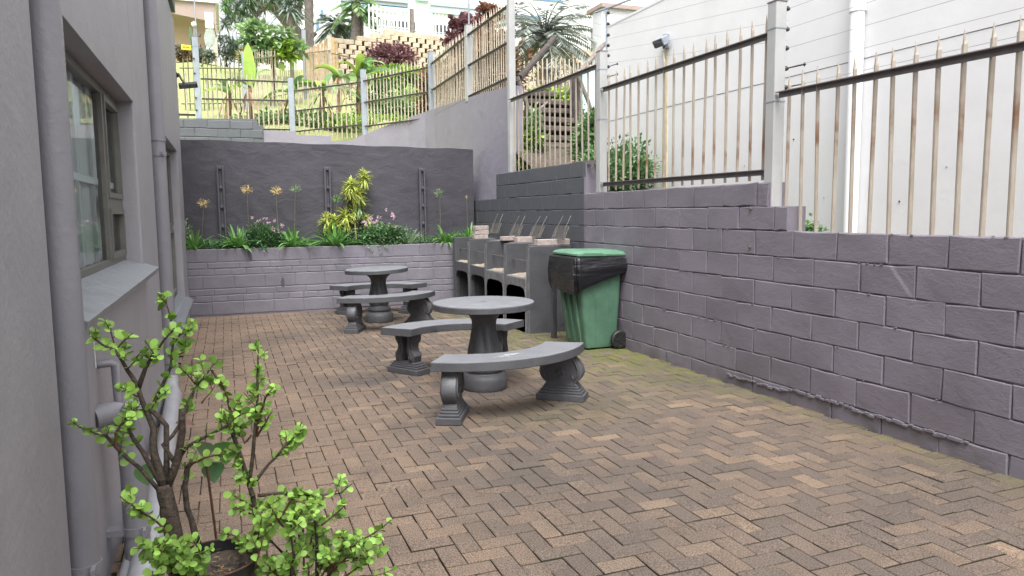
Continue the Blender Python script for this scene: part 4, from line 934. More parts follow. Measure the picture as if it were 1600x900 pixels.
for (px, py, Y, rx, rz, fx, lab) in ((413, 366, 11.47, .24, .13, ((395, 340), (404, 345), (413, 341), (421, 349), (430, 347), (427, 358), (400, 356), (436, 360), (440, 352)), 'pink flowering bush left of the second precast post'),
                          (597, 360, 11.46, .33, .15, ((601, 328), (612, 335), (615, 337), (594, 340), (580, 341), (568, 347), (583, 350), (606, 352), (619, 355), (571, 351), (575, 344), (588, 347)), 'pink flowering bush beside the yellow striped plant')):
    p = at(px, py + 6, Y); t = thing('vinca_bush', lab, 'bush', (p.x, Y, .945), gp)
    clump_foliage((0, 0, .13), (rx * 1.15, .13, rz * 1.3), 2600, .040, 26, .45).build('foliage', M['vinca'], t)
    clump_foliage((0, -.02, .2), (rx, .11, rz * 1.1), 1100, .042, 18, .45).build('foliage', M['leafB'], t)
    mb = MB()
    for i in range(9): mb.tube([(rnd.uniform(-.05, .05), 0, 0), (rnd.uniform(-rx, rx) * .7, rnd.uniform(-.05, .03), .2)], .004, 4)
    mb.build('stem', M['stalk'], t)
    for fx_, fy_ in fx:
        q = at(fx_, fy_, Y - .07); mb = MB()
        for u in range(rnd.choice((2, 3, 4))):
            o_ = rv(.014)
            for k in range(5):
                a = k * 1.257 + rnd.random(); d = Vector((math.cos(a), -.45, math.sin(a))); leafquad(mb, Vector((0, 0, 0)) + o_, d, .028, .028, .05)
        mb.build('flower', M['pink'], t, loc=(q.x - p.x, q.y - Y, q.z - .945))
def rosette(t, name, c, n, l, w, m, up=0.2, seed=0):
    mb = MB()
    for i in range(n):
        az = rnd.uniform(0, 6.283); el = rnd.uniform(-1.3, 1.4); d = Vector((math.cos(az) * math.cos(el), math.sin(az) * math.cos(el) * .8, math.sin(el)))
        o_ = Vector((0, 0, rnd.uniform(-.5, .5) * l * .7)); strap(mb, o_ , az, l * rnd.uniform(.7, 1.1), w, el, .25, seg=4)
    mb.build(name, M[m], t, loc=tuple(c), smooth='all')
sp_ = at(557, 374, 11.58); t = thing('yellow_striped_dracaena', 'tall plant with two yellow-green leaf heads on a bare stem against the dark back wall', 'plant', (sp_.x, 11.58, .945))
def rel(px, py, Y=11.58): q = at(px, py, Y); return (q.x - sp_.x, q.y - 11.58, q.z - .945)
MB().tube([(0, 0, 0), rel(554, 345), rel(556, 320), rel(552, 300)], [.014, .011, .011, .009], 7).build('stem', M['seed'], t, smooth=True)
MB().tube([rel(555, 330), rel(562, 300), rel(570, 278)], .008, 6).build('stem', M['seed'], t)
rosette(t, 'leaf_head', rel(549, 294), 300, .19, .022, 'song'); rosette(t, 'leaf_head', rel(569, 277), 150, .16, .02, 'song'); rosette(t, 'leaf_head', rel(561, 304), 130, .16, .02, 'song')
rosette(t, 'leaf_head', rel(562, 322), 60, .2, .022, 'leafA')
t = thing('yellow_striped_dracaena', 'low spreading yellow-green leaved plant at the foot of the tall one', 'plant', bed(540, 375, 11.60))
for px, py, n, l in ((540, 340, 130, .21), (522, 348, 110, .19), (553, 330, 60, .17), (510, 346, 70, .17), (573, 345, 70, .16)):
    q = at(px, py, 11.60); rosette(t, 'leaf_head', (q.x - t.location.x, 0, q.z - .945), n, l, .022, 'song')
t = thing('climber', 'small round-leaved green climber at the house end of the back wall', 'plant', bed(288, 370, 11.6)); clump_foliage((.03, 0, .22), (.05, .04, .2), 60, .06, 8, .5).build('foliage', M['leafA'], t); MB().tube([(0, 0, 0), (.03, 0, .2), (.02, 0, .4)], .006, 5).build('stem', M['stalk'], t)

# ================================================================== FOREGROUND SUCCULENTS IN POTS
def succ_leaf(seed):
    r = random.Random(seed); mb = MB(); k = 9; out = []
    for i in range(k):
        a = 2 * math.pi * i / k; y = .5 - .5 * math.cos(a); wdt = math.sin(a) * (.30 + .16 * y) * 1.0; out.append((wdt, y + .02))
    top = [(x * 1.12, y, .5 * x * x - .10 * (y - .5) ** 2) for x, y in out]; bot = [(x * .97, y * .985, z - .02) for x, y, z in top]
    mb.add(top + [(0, .55, -.01)] + bot + [(0, .55, -.04)], [(i, (i+1) % k, k) for i in range(k)] + [(k+1+(i+1) % k, k+1+i, 2*k+1) for i in range(k)] + [(i, k+1+i, k+1+(i+1) % k, (i+1) % k) for i in range(k)])
    return mb
SL = [succ_leaf(s).mesh('leaf', M['succ'], True) for s in range(3)]; SLm = [succ_leaf(s) for s in range(3)]
def succulent(lab, base, stems, tips, Y0, group, dens=1.0):
    """stems: lists of ((px,py),radius_mm) traced from the plant; depth wanders as the plant does"""
    t = thing('potted_succulent', lab, 'plant', base, group); bx, by, bz = base
    cand = []
    for si, st in enumerate(stems):
        pts, rad, dep = st[:3]; P_ = []
        for i, (x, y) in enumerate(pts):
            f = i / max(1, len(pts) - 1); q = at(x, y, Y0 + dep[0] + (dep[1] - dep[0]) * f); P_.append(q - Vector(base))
        # smooth the path
        sm = [P_[0]]
        for a, b in zip(P_, P_[1:]): sm += [a.lerp(b, .5) + rv(.0012), b]
        rs = [rad[0] + (rad[1] - rad[0]) * i / (len(sm) - 1) for i in range(len(sm))]
        rs = [r * rnd.uniform(.93, 1.08) * (.82 if rad[0] < .02 else 1) for r in rs]
        MB().tube([tuple(v) for v in sm], rs, 8).build('trunk' if rad[0] > .012 else 'branch', M['bark'] if rad[0] > .0055 else M['twig'], t, smooth='all')
        L_ = 0; bare = st[3] if len(st) > 3 else .35
        tot = sum((b - a).length for a, b in zip(sm, sm[1:]))
        for a, b in zip(sm, sm[1:]):
            seg = (b - a).length; k = 0
            while k < seg:
                f = (L_ + k) / tot
                if f > bare: cand.append((a + (b - a) * (k / seg), (b - a).normalized(), f))
                k += .023 / dens
            L_ += seg
    leaves = []
    for p, d, f in cand:
        # a short side twig with opposite pairs, or a pair straight on the branch
        x = d.orthogonal().normalized(); ang = rnd.uniform(0, 6.283); x = Quaternion(d, ang) @ x
        if rnd.random() < .42:
            td = (x + d * .7 + Vector((0, 0, .5))).normalized(); tl = rnd.uniform(.02, .06); tw = MB().tube([tuple(p), tuple(p + td * tl)], [.0016, .001], 4, False); tips.append(tw)
            q = 0
            for k in range(rnd.choice((2, 3, 3, 4))):
                pp = p + td * (tl * (.35 + .22 * k)); y = td.orthogonal().normalized(); y = Quaternion(td, 1.57 * k + ang) @ y
                for s_ in (-1, 1): leaves.append((pp, (y * s_ + td * .55).normalized(), rnd.choice((1, 1, .8, .6)) * rnd.uniform(.018, .030) * (1 - .1 * k)))
        else:
            for s_ in (-1, 1): leaves.append((p, (x * s_ + d * .5).normalized(), rnd.uniform(.018, .027)))
    mbt = MB()
    for tw in tips: mbt.add(tw.v, tw.f)
    mbt.build('twigs', M['twig'], t, kind='stuff')
    rnd.shuffle(leaves); restm = MB()
    for i, (p, d, s_) in enumerate(leaves):
        up = (Vector((0, -.55, .75)) + rv(.45)).normalized(); z = (up - d * up.dot(d)); z = z.normalized() if z.length > .05 else d.orthogonal().normalized(); x = d.cross(z)
        mtx = Matrix((x, d, z)).transposed()
        if i < 300: inst('leaf', SL[i % 3], t, tuple(p), mtx.to_quaternion(), (s_ * rnd.uniform(1.0, 1.25), s_, s_))
        else:
            src = SLm[i % 3]; restm.add([p + mtx @ (Vector(v) * s_) for v in src.v], src.f)
    if restm.v: restm.build('leaves', M['succ'], t, smooth=True, kind='stuff')
    return t, len(leaves)
Y0 = 2.1
A_ = lambda x, y: (80 + .25 * x, 480 + .25 * y); B_ = lambda x, y: (80 + .25 * x, 675 + .25 * y); C_ = lambda x, y: (380 + .3125 * x, 620 + .3125 * y)
b1 = at(272, 888, Y0); pot1 = (b1.x + .045, Y0, 0)
sA = [
 ([B_(790, 850), B_(765, 640), B_(735, 500), B_(715, 400), B_(700, 330)], (.026, .019), (0, 0), 2),
 ([B_(705, 340), B_(650, 160), (240, 700), A_(640, 760), A_(590, 640), A_(540, 500), A_(480, 400), A_(400, 270), A_(330, 240), A_(240, 165)], (.014, .0022), (0, .05), .75),
 ([A_(400, 265), A_(385, 200), A_(372, 120)], (.003, .0015), (.05, .06), .3), ([A_(405, 265), A_(450, 215), A_(510, 160)], (.003, .0015), (.05, .03), .3),
 ([A_(470, 390), A_(520, 340), A_(560, 280)], (.003, .0015), (.05, .0), .1),
 ([A_(545, 505), A_(590, 380), A_(640, 290), A_(700, 210), A_(770, 130)], (.008, .002), (.03, -.03), .3),
 ([B_(700, 350), B_(570, 120), B_(490, 0), A_(470, 740), A_(520, 650), A_(560, 600)], (.009, .002), (0, .04), .45),
 ([B_(730, 330), B_(790, 170), A_(820, 780), A_(820, 640)], (.013, .010), (0, -.04), 2),
 ([B_(720, 330), A_(720, 740), A_(620, 640), A_(690, 500), A_(750, 370), A_(765, 200), A_(745, 60), A_(710, -90)], (.010, .0012), (0, .08), .35),
 ([A_(760, 230), A_(800, 180), A_(815, 140)], (.003, .0015), (.08, .07), 0), ([A_(760, 300), A_(830, 280), A_(860, 260)], (.003, .0015), (.06, .07), 0),
 ([B_(690, 380), B_(560, 230), B_(430, 120), A_(340, 800), A_(270, 790), A_(200, 750), A_(160, 735)], (.008, .002), (0, -.05), .4),
 ([B_(430, 120), B_(400, 80), A_(400, 790), A_(470, 690), A_(540, 620)], (.005, .002), (-.03, -.05), .4),
 ([B_(760, 220), B_(850, 90), A_(1000, 790), A_(1100, 740), A_(1200, 660)], (.008, .0025), (0, -.06), .2),
 ([B_(780, 200), A_(700, 860), A_(800, 740), A_(860, 580), A_(920, 480), A_(990, 390), A_(1045, 325)], (.008, .002), (0, .05), .45),
 ([A_(900, 480), A_(850, 420), A_(800, 370)], (.003, .0015), (.04, .02), 0), ([A_(940, 600), A_(990, 540), A_(1025, 485)], (.003, .0012), (.03, .06), .5),
 ([A_(1000, 390), A_(1070, 480), A_(1100, 570), A_(1120, 650), A_(1130, 760), A_(1150, 850)], (.004, .0045), (.05, .05), .1),
 ([A_(540, 560), A_(510, 540), A_(480, 510)], (.003, .0015), (0, -.02), .3),
 ([B_(770, 760), B_(730, 650), B_(690, 590), B_(600, 520), B_(500, 450), B_(430, 400)], (.005, .0018), (-.02, -.1), .25),
 ([B_(920, 700), B_(890, 600), B_(850, 480), B_(835, 340), B_(850, 230), B_(880, 190)], (.011, .008), (.03, .03), .8),
 ([B_(870, 200), B_(960, 160), B_(1080, 140)], (.004, .002), (.02, .0), 0),
]
# low bushy growth round the foot of the first plant
for k in range(17):
    x = rnd.uniform(540, 960); y = rnd.uniform(720, 930); sA.append(([B_(830 + (x - 780) * .3, 900), B_(x, y), B_(x + rnd.uniform(-50, 50), y - rnd.uniform(30, 70))], (.004, .0015), (-.02, rnd.uniform(-.16, -.04)), .35))
t1, n1 = succulent('larger potted succulent with a thick brown trunk and round lime-green leaves beside the drainpipes', (pot1[0], pot1[1], 0), sA, [], Y0, 'potted succulents in the foreground')
sB = [
 ([B_(1260, 960), B_(1275, 800), B_(1285, 600), B_(1260, 400), B_(1200, 200), B_(1130, 0), A_(1120, 660)], (.010, .006), (0, 0), .25),
 ([B_(1235, 330), B_(1260, 150), A_(1280, 700), A_(1290, 560), A_(1288, 420), A_(1292, 330), A_(1292, 240)], (.007, .0018), (0, 0), .45),
 ([A_(1280, 800), A_(1310, 660), A_(1340, 560), A_(1390, 500)], (.005, .002), (0, -.05), .2), ([A_(1250, 800), A_(1210, 850), A_(1180, 760), A_(1260, 690)], (.004, .0018), (0, .05), .3), ([A_(1285, 810), A_(1340, 720), A_(1385, 650)], (.004, .0018), (0, .04), .1),
 ([B_(1265, 330), B_(1360, 200), B_(1450, 100), B_(1530, 20), A_(1565, 720)], (.006, .002), (0, -.04), .35), ([B_(1420, 140), B_(1470, 60), A_(1460, 760)], (.003, .0015), (-.02, .02), .3),
 ([B_(1290, 400), B_(1450, 380), B_(1600, 395), C_(330, 490), C_(430, 490), C_(490, 480), C_(545, 435)], (.006, .0018), (0, -.05), .15),
 ([B_(1280, 600), B_(1400, 540), B_(1500, 470), B_(1600, 420)], (.005, .002), (0, .06), .15), ([B_(1270, 470), B_(1200, 430), B_(1130, 390)], (.004, .0015), (0, -.04), .3), ([B_(1280, 520), B_(1210, 490), B_(1150, 470)], (.003, .0015), (0, -.05), .3),
 ([B_(1280, 620), B_(1420, 560), C_(240, 510), C_(330, 540), C_(400, 520)], (.005, .002), (0, -.08), .25), ([C_(370, 910), C_(370, 800), C_(368, 700), C_(360, 600), C_(345, 560)], (.007, .003), (-.02, -.06), .2),
 ([C_(370, 660), C_(420, 620), C_(475, 575), C_(520, 530)], (.004, .0018), (-.04, -.07), .3), ([C_(370, 860), C_(430, 800), C_(540, 745), C_(640, 690), C_(740, 615)], (.006, .0018), (-.02, -.05), .3),
 ([C_(540, 750), C_(600, 730), C_(690, 740)], (.003, .0015), (-.04, 0), .1), ([C_(240, 900), C_(255, 800), C_(240, 700), C_(235, 620)], (.006, .002), (-.08, -.12), .1), ([C_(400, 850), C_(560, 810), C_(640, 760)], (.004, .0015), (-.02, -.1), .2),
 ([C_(560, 900), C_(660, 895), C_(760, 860)], (.003, .0015), (-.05, -.05), .3), ([B_(1270, 800), B_(1200, 720), B_(1150, 650), B_(1110, 640)], (.004, .0015), (0, -.05), .3), ([C_(60, 860), C_(80, 780), C_(100, 700)], (.004, .0015), (-.1, -.1), .1),
]
for k in range(34):
    x = rnd.uniform(60, 660); y = rnd.uniform(560, 900)
    if y < 700 and x > 420: continue
    sB.append(([C_(300 + (x - 300) * .5, min(930, y + 120)), C_(x, y), C_(x + rnd.uniform(-40, 40), y - rnd.uniform(25, 60))], (.004, .0015), (-.02, rnd.uniform(-.15, .08)), .25))
b2 = at(440, 960, Y0)
t2, n2 = succulent('smaller potted succulent with thin spreading branches at the bottom edge of the picture', (b2.x, Y0, 0), sB, [], Y0, 'potted succulents in the foreground')
print('succulent leaves', n1, n2)
def pot(lab, c, r, h, tp=.72):
    t = thing('plant_pot', lab, 'pot', c)
    MB().lathe([(r * tp, 0), (r * (tp + .1), .02), (r * .97, h - .03), (r * 1.04, h - .028), (r * 1.05, h), (r * .99, h + .002), (r * .96, h - .03), (r * .9, h - .12), (.00005, h - .12)], 40).build('pot_body', M['black'], t, smooth=True)
    MB().tube([(r * 1.045 * math.cos(a_ * math.pi / 18), r * 1.045 * math.sin(a_ * math.pi / 18), h) for a_ in range(37)], .003, 6, False).build('pot_rim', M['twig'], t, smooth='all')
    mb = MB(); n = 24
    for j in range(7):
        for k in range(n): a = 2*math.pi*k/n; rr = r * .955 * j / 6; mb.v.append((rr * math.cos(a), rr * math.sin(a), h - .03 + rnd.uniform(-.006, .008)))
    mb.f = [(j*n+k, j*n+(k+1) % n, (j+1)*n+(k+1) % n, (j+1)*n+k) for j in range(6) for k in range(n)]; mb.build('potting_soil', M['soil'], t, smooth='all')
    mb = MB()
    for i in range(60): a = rnd.uniform(0, 6.28); rr = r * .9 * rnd.random() ** .5; leafquad(mb, Vector((rr * math.cos(a), rr * math.sin(a), h - .018)), Vector((rnd.gauss(0, 1), rnd.gauss(0, 1), .1)), .006, rnd.uniform(.01, .03), .1)
    mb.build('leaf_litter', M['thatch'], t, kind='stuff')
zr = at(385, 880, 2.02).z
pot('black plastic pot holding the larger succulent, its rim and soil showing', (pot1[0] + .055, Y0 + .02, 0), .112, zr - .015)
pot('dark pot of the smaller succulent below the edge of the picture', (b2.x + .01, Y0 - .05, 0), .13, at(440, 960, Y0).z - .02)
t = thing('broad_leaf_plant', 'broad dark green crinkled leaf hanging between the two succulents', 'plant', tuple(at(322, 718, 2.3)))
def broad(px, py, s, m, az, el, nm='leaf'):
    mb = MB(); n = 8; vs = []
    for i in range(n + 1):
        f = i / n; w = s * .55 * math.sin(math.pi * (f ** .7)) ** .8
        for k in range(-3, 4): vs.append((k / 3 * w, f * s, -.35 * s * f * f + .10 * abs(k / 3) * w + .05 * s * math.sin(k * 2 + i * 1.7) * .4))
    mb.add(vs, [(i*7+k, i*7+k+1, (i+1)*7+k+1, (i+1)*7+k) for i in range(n) for k in range(6)])
    q = at(px, py, 2.3) - Vector(t.location); o = mb.build(nm, M[m], t, smooth='all', loc=tuple(q)); o.rotation_euler = (el, 0, az); return o
broad(333, 722, .06, 'vinca', math.radians(12), math.radians(-72)); broad(316, 690, .055, 'aga2', math.radians(-30), math.radians(-60)); broad(228, 725, .06, 'leafB', math.radians(20), math.radians(-75)); broad(350, 690, .07, 'aga', math.radians(-15), math.radians(-65))
q = at(322, 720, 2.3) - Vector(t.location); MB().tube([tuple(q), (q.x + .02, 0, -.3), (q.x + .01, 0, -t.location.z)], .004, 6).build('stem', M['twig'], t)
broad(275, 660, .05, 'copper', math.radians(250), math.radians(10), 'orange_leaf')

# ================================================================== VEGETATION BEHIND THE WALLS
def bush(lab, name, c, rad, n, size, m, clumps=14, cat='bush', stem=True, group=None, m2=None, **k):
    t = thing(name, lab, cat, (c[0], c[1], c[2] - rad[2] * 1.0), group)
    clump_foliage((0, 0, rad[2]), rad, n, size, clumps, **k).build('foliage', M[m], t)
    if m2: clump_foliage((0, 0, rad[2] * 1.1), rad, n // 3, size, clumps, **k).build('foliage', M[m2], t)
    if stem:
        mb = MB()
        for i in range(6): mb.tube([(rnd.uniform(-.2, .2) * rad[0], 0, -.25), (rnd.uniform(-.6, .6) * rad[0], rnd.uniform(-.4, .4) * rad[1], rad[2] * 1.2)], [.02 * max(1, rad[2]), .006], 5)
        mb.build('stem', M['bark'], t)
    return t
bush('creeping green hedge with orange flowers between the fence and the white wall', 'lantana_bush', (4.55, 8.3, 1.75), (.32, .85, .55), 5200, .06, 'leafB', 26, m2='leafB')
bush('low green bush tops showing above the wall beside the white downpipe', 'lantana_bush', (4.50, 5.25, 1.22), (.26, .5, .17), 1500, .05, 'leafB', 16, m2='leafA')
bush('tall green creeper between the timber stairs and the white building', 'creeper', (5.2, 9.95, 2.25), (.32, .45, .7), 3600, .08, 'leafB', 24, m2='leafA')
bush('bright green ferny bush behind the dark blocks at the corner of the side wall', 'fern_bush', (4.18, 10.15, 2.12), (.12, .3, .20), 700, .08, 'leafD', 10)
bush('leafy creeper hanging left of the timber stair post', 'creeper', (4.36, 10.5, 2.55), (.16, .3, .45), 700, .09, 'leafA', 12, m2='leafD')
bush('light green shrub at the top of the timber stairs', 'shrub', tuple(at(868, 152, 12.4)), (.5, .4, .18), 900, .10, 'leafD', 12)
mb = MB()
for (y, z) in ((8.1, 2.05), (8.5, 1.9), (7.9, 1.8), (5.1, 1.36), (4.95, 1.3), (8.8, 2.1), (8.0, 1.95)):
    for k in range(6): leafquad(mb, Vector((4.26, y, z)) + rv(.015), rv(), .03, .03)
tag(mb.build('lantana_flowers', M['seed']), 'scattered orange lantana blossoms', kind='stuff')

# timber stairs climbing beside the wall, with pole handrails
stt = thing('timber_stairs', 'weathered timber sleeper stairs climbing behind the fence with dark open risers', 'stairs', (4.5, 9.8, 2.0))
for k in range(9):
    y = 10.0 + k * .29; z = 2.06 + k * .185; xw = .33 + .022 * k
    o = bevel(MB().box(-xw, -.11, -.055, xw, .16, .03).build('step', M['steps'], stt, loc=(.05 + .125 * k + rnd.uniform(-.02, .02), y - 9.8, z - 2.0)), .012, 1); o.rotation_euler = (rnd.uniform(-.03, .03), rnd.uniform(-.02, .02), rnd.uniform(-.05, .05))
    MB().box(-xw, .06, -.20, xw, .09, -.056).build('gap_shade', M['wooddk'], stt, loc=(.05 + .125 * k, y - 9.8, z - 2.0))  # dark board standing in for the shade in each open gap
    for j in range(5): s_ = rnd.uniform(.025, .05); bevel(MB().box(-s_, -s_, -s_ * .8, s_, s_, s_).build('stone', M['sand'] if j == 0 else M['steps'], stt, loc=(-xw + .1 + .125 * k + .15 * j + rnd.uniform(-.05, .05), y - 9.8 + .12, z - 2.0 - .09), ), .012, 1)
MB().box(-.3, .25, -.3, 1.5, .32, .1).build('stringer', M['wooddk'], stt)
def poles(lab, segs):
    p0 = at(*segs[0][0], segs[0][2]); t = thing('pole_handrail', lab, 'handrail', tuple(p0))
    for (a, b, Y, r, *o_) in segs:
        Yb = o_[0] if o_ else Y; MB().tube([tuple(at(*a, Y) - p0), tuple((at(*a, Y) + at(*b, Yb)) / 2 - p0 + rv(.006)), tuple(at(*b, Yb) - p0)], r, 9).build('pole', M['wood'] if r < .05 else M['wooddk'], t, smooth=True)
poles('weathered pole handrail on the left of the timber stairs', [((826, 185), (828, 268), 10.6, .055), ((834, 182), (837, 268), 10.6, .035), ((812, 122), (866, 60), 10.7, .05, 12.6), ((808, 120), (829, 180), 10.65, .032), ((855, 160), (828, 184), 11.2, .02, 10.6), ((806, 140), (812, 268), 10.9, .02)])
poles('weathered pole handrail on the right of the timber stairs', [((897, 118), (899, 192), 11.4, .06), ((904, 112), (905, 190), 11.4, .035), ((902, 118), (945, 68), 11.3, .045, 12.2), ((903, 118), (931, 195), 11.25, .035), ((884, 146), (903, 122), 11.5, .022)])
g2 = thing('mesh_gate', 'thin cream bar fence at the top of the timber stairs', 'fence', tuple(at(850, 150, 13.5)))
mb = MB(); gx0, gx1 = at(812, 120, 13.5), at(903, 120, 13.5); o0 = Vector(g2.location)
for i in range(14):
    f = i / 13; q = gx0.lerp(gx1, f) - o0; MB().box(q.x - .012, -.01, -.35, q.x + .012, .01, .62 + .12 * math.sin(f * 2)).build('paling', M['cream'], g2)
for zz in (.28, .52): MB().box((gx0 - o0).x, .011, zz, (gx1 - o0).x, .03, zz + .03).build('rail', M['rail'], g2)

# dry brown hedge and cane clump just behind the far fence
bush('dry brown leafy bank packed behind the far fence', 'dry_hedge', (4.72, 13.9, 3.95), (.35, 1.5, .62), 7000, .13, 'thatch', 40, m2='copper', tight=.5)
bush('dry brown leafy bank at the far corner of the fence', 'dry_hedge', (4.75, 16.6, 4.1), (.5, .9, .6), 3500, .13, 'thatch', 24, m2='copper', tight=.5)
t = thing('copperleaf_shrub', 'tall copper-red leaved shrub rising over the far fence', 'shrub', (6.4, 17.5, 4.0)); p0 = Vector(t.location)
for (px, py, r) in ((745, 42, .26), (724, 40, .24), (764, 24, .24), (712, 62, .26), (752, 62, .30), (732, 82, .32), (768, 70, .26)):
    c = at(px, py, 17.5) - p0; clump_foliage(c, (r, r * .6, r * .8), 260, .17, 7, .5, aspect=1.6).build('foliage', M['red' if px < 750 and py < 70 else 'copper'], t)
mb = MB()
for i in range(7): c = at(710 + i * 9, 60, 17.5) - p0; mb.tube([(c.x * .6, 0, -.6), (c.x, 0, c.z)], [.03, .012], 5)
mb.build('stem', M['bark'], t)
# cane / grassy palms behind the fence on its corner
gc = 'arching cane clumps behind the far fence corner'
for (px, py, Y, n, l, lab, m_) in ((640, 175, 18.2, 90, 1.5, 'large arching green cane clump behind the fence corner', 'leafA'), (600, 168, 18.6, 60, 1.2, 'dark arching cane clump left of the fence corner', 'leafB'), (655, 120, 18.4, 50, 1.0, 'lime green arching leaves nearest the tall fence section', 'leafD')):
    p = at(px, py, Y); t = thing('cane_clump', lab, 'plant', (p.x, p.y, hill_z(p.x, p.y)), gc); mb = MB()
    for i in range(n):
        az = rnd.uniform(0, 6.28); strap(mb, (rnd.gauss(0, .2), rnd.gauss(0, .15), rnd.uniform(0, .4)), az, l * rnd.uniform(.5, 1.1), .035, rnd.uniform(.7, 1.5), rnd.uniform(.2, .7), seg=5)
    mb.build('foliage', M[m_], t, smooth='all')
    clump_foliage((0, 0, .5), (.8, .4, .6), 900, .12, 14).build('foliage', M[m_], t)
bush('low light-green creeper along the foot of the far fence', 'creeper', tuple(at(600, 190, 17.6)), (1.7, .3, .14), 1400, .09, 'leafD', 26)
bush('low green undergrowth left of the far fence corner', 'undergrowth', tuple(at(480, 190, 18.2)), (1.6, .4, .2), 1400, .10, 'leafA', 22, m2='leafB')
# banana plants
def paddle(mb, p, az, l, w, rise, droop):
    strap(mb, p, az, l, w, rise, droop, seg=9, fold=.18)
gb_ = 'young banana plants on the hillside behind the far fence'
for (px, py, Y, h, n, l, lab) in ((390, 185, 18.0, .9, 5, 1.0, 'banana plant with one broad upright pale leaf and dry skirts'), (455, 195, 18.0, .7, 6, .9, 'banana plant just right of the second silver fence post'), (503, 205, 18.1, .9, 8, 1.1, 'leaning banana plant in the middle of the far fence'), (560, 195, 18.6, 1.3, 8, 1.3, 'tallest banana plant left of the third silver post'), (356, 185, 18.6, .6, 5, .7, 'small dark banana shoot behind the leftmost fence panel'), (530, 200, 19.0, 1.2, 7, 1.1, 'banana plant with torn pale leaves above the fence rail')):
    p = at(px, py, Y); z = hill_z(p.x, p.y); t = thing('banana_plant', lab, 'plant', (p.x, p.y, z), gb_)
    MB().tube([(0, 0, -.1), (.02, 0, h * .5), (.05, 0, h)], [.09, .07, .045], 9).build('trunk', M['thatch'], t, smooth=True)
    for i in range(n):
        mb = MB(); az = rnd.uniform(0, 6.28); up_ = (i == 0 and px == 390); paddle(mb, (.05, 0, h * .95), az, l * rnd.uniform(.8, 1.1), rnd.uniform(.16, .26) if not up_ else .26, 1.45 if up_ else rnd.uniform(.5, 1.2), .05 if up_ else rnd.uniform(.4, .8)); mb.build('leaf', M[('leafD', 'leafA', 'leafA', 'leafB')[i % 4]], t, smooth='all')
    mb = MB()
    for i in range(6): strap(mb, (0, 0, h * .9), rnd.uniform(0, 6.28), .55, .045, -.6, .8, seg=4)
    mb.build('dry_leaves', M['thatch'], t)
# papaya-like small tree
def tree(name, lab, base, pts, crown, cat='tree', bark='bark', group=None):
    t = thing(name, lab, cat, tuple(base), group); b = Vector(base)
    for path, r0, r1 in pts: MB().tube([tuple(Vector(q) - b) for q in path], [r0 + (r1 - r0) * i / (len(path) - 1) for i in range(len(path))], 8).build('trunk' if r0 > .06 else 'limb', M[bark], t, smooth=True)
    for (c, rad, n, size, m_, cl) in crown: clump_foliage(Vector(c) - b, rad, n, size, cl, .42).build('crown', M[m_], t)
    return t
D = 21.5
def g(px, py, Y=D): return at(px, py, Y)
base = g(425, 150); base.z = hill_z(base.x, base.y)
tree('papaya_tree', 'bright green spreading young tree in front of the board fence', base, [([base, g(428, 110), g(418, 80)], .07, .035), ([g(425, 95), g(400, 65), g(385, 55)], .03, .012), ([g(422, 85), g(440, 55)], .03, .012), ([g(426, 90), g(455, 75)], .03, .012), ([g(424, 100), g(390, 82)], .02, .01)],
     [(g(408, 52), (.52, .4, .30), 200, .19, 'leafA', 11), (g(390, 62), (.25, .3, .2), 90, .18, 'leafB', 5), (g(430, 56), (.42, .4, .32), 160, .19, 'leafA', 9), (g(447, 76), (.36, .3, .25), 120, .18, 'leafD', 7), (g(425, 76), (.42, .3, .22), 120, .18, 'leafA', 7), (g(395, 75), (.35, .4, .2), 110, .22, 'leafB', 5), (g(437, 92), (.4, .3, .25), 140, .22, 'leafD', 5), (g(470, 82), (.25, .3, .2), 90, .22, 'leafA', 4)])
base = g(400, 100); t = bush('small dark and yellowing shrub under the bright spreading tree', 'shrub', tuple(g(393, 92)), (.35, .3, .28), 300, .16, 'leafB', 8, m2='seed')
# dragon tree with many grey-green tufts
D2 = 27.0; def_ = lambda px, py: at(px, py, D2)
bd = at(470, 78, D2); bd.z = hill_z(bd.x, bd.y)
t = thing('dragon_tree', 'large dragon tree with grey-green tufts of sword leaves against the sky', 'tree', tuple(bd)); b = Vector(bd)
limbs = [([(470, 90), (468, 62), (455, 40), (435, 18), (420, 4)], .30, .14), ([(468, 62), (478, 52), (484, 38)], .18, .08), ([(450, 34), (430, 12), (415, 12)], .14, .08), ([(420, 8), (405, 18), (396, 30)], .10, .06), ([(415, 12), (395, 4), (380, -5)], .12, .06), ([(472, 66), (486, 58), (494, 52)], .12, .06), ([(396, 30), (385, 22), (370, 20)], .07, .05), ([(455, 40), (465, 20), (470, 5)], .12, .07), ([(400, 25), (395, 32), (390, 30)], .05, .05)]
for pts, r0, r1 in limbs: MB().tube([tuple(def_(*q) - b) for q in pts], [r0 + (r1 - r0) * i / (len(pts) - 1) for i in range(len(pts))], 9).build('trunk' if r0 > .25 else 'limb', M['wood'], t, smooth=True)
tufts = [(352, 8), (356, 24), (352, 38), (365, 32), (370, 14), (364, 0), (378, 22), (384, 8), (376, 36), (390, -4), (394, 14), (398, 24), (404, 4), (412, -6), (414, 12), (424, 2), (430, -8), (438, 8), (444, -4), (452, 6), (458, 18), (462, -2), (468, 10), (466, 24), (372, -8), (448, 16), (380, -2), (356, -6), (472, 0), (458, 36)]
for i, (px, py) in enumerate(tufts):
    mb = MB(); c = at(px, py, D2 + rnd.uniform(-.8, .8))
    for k in range(85): az = rnd.uniform(0, 6.28); strap(mb, (0, 0, 0), az, rnd.uniform(.25, .52), .035, rnd.uniform(-.9, 1.4), .2, seg=2)
    mb.build('leaf_tuft', M['leafC' if i % 3 else 'leafB'], t, loc=tuple(c - b))
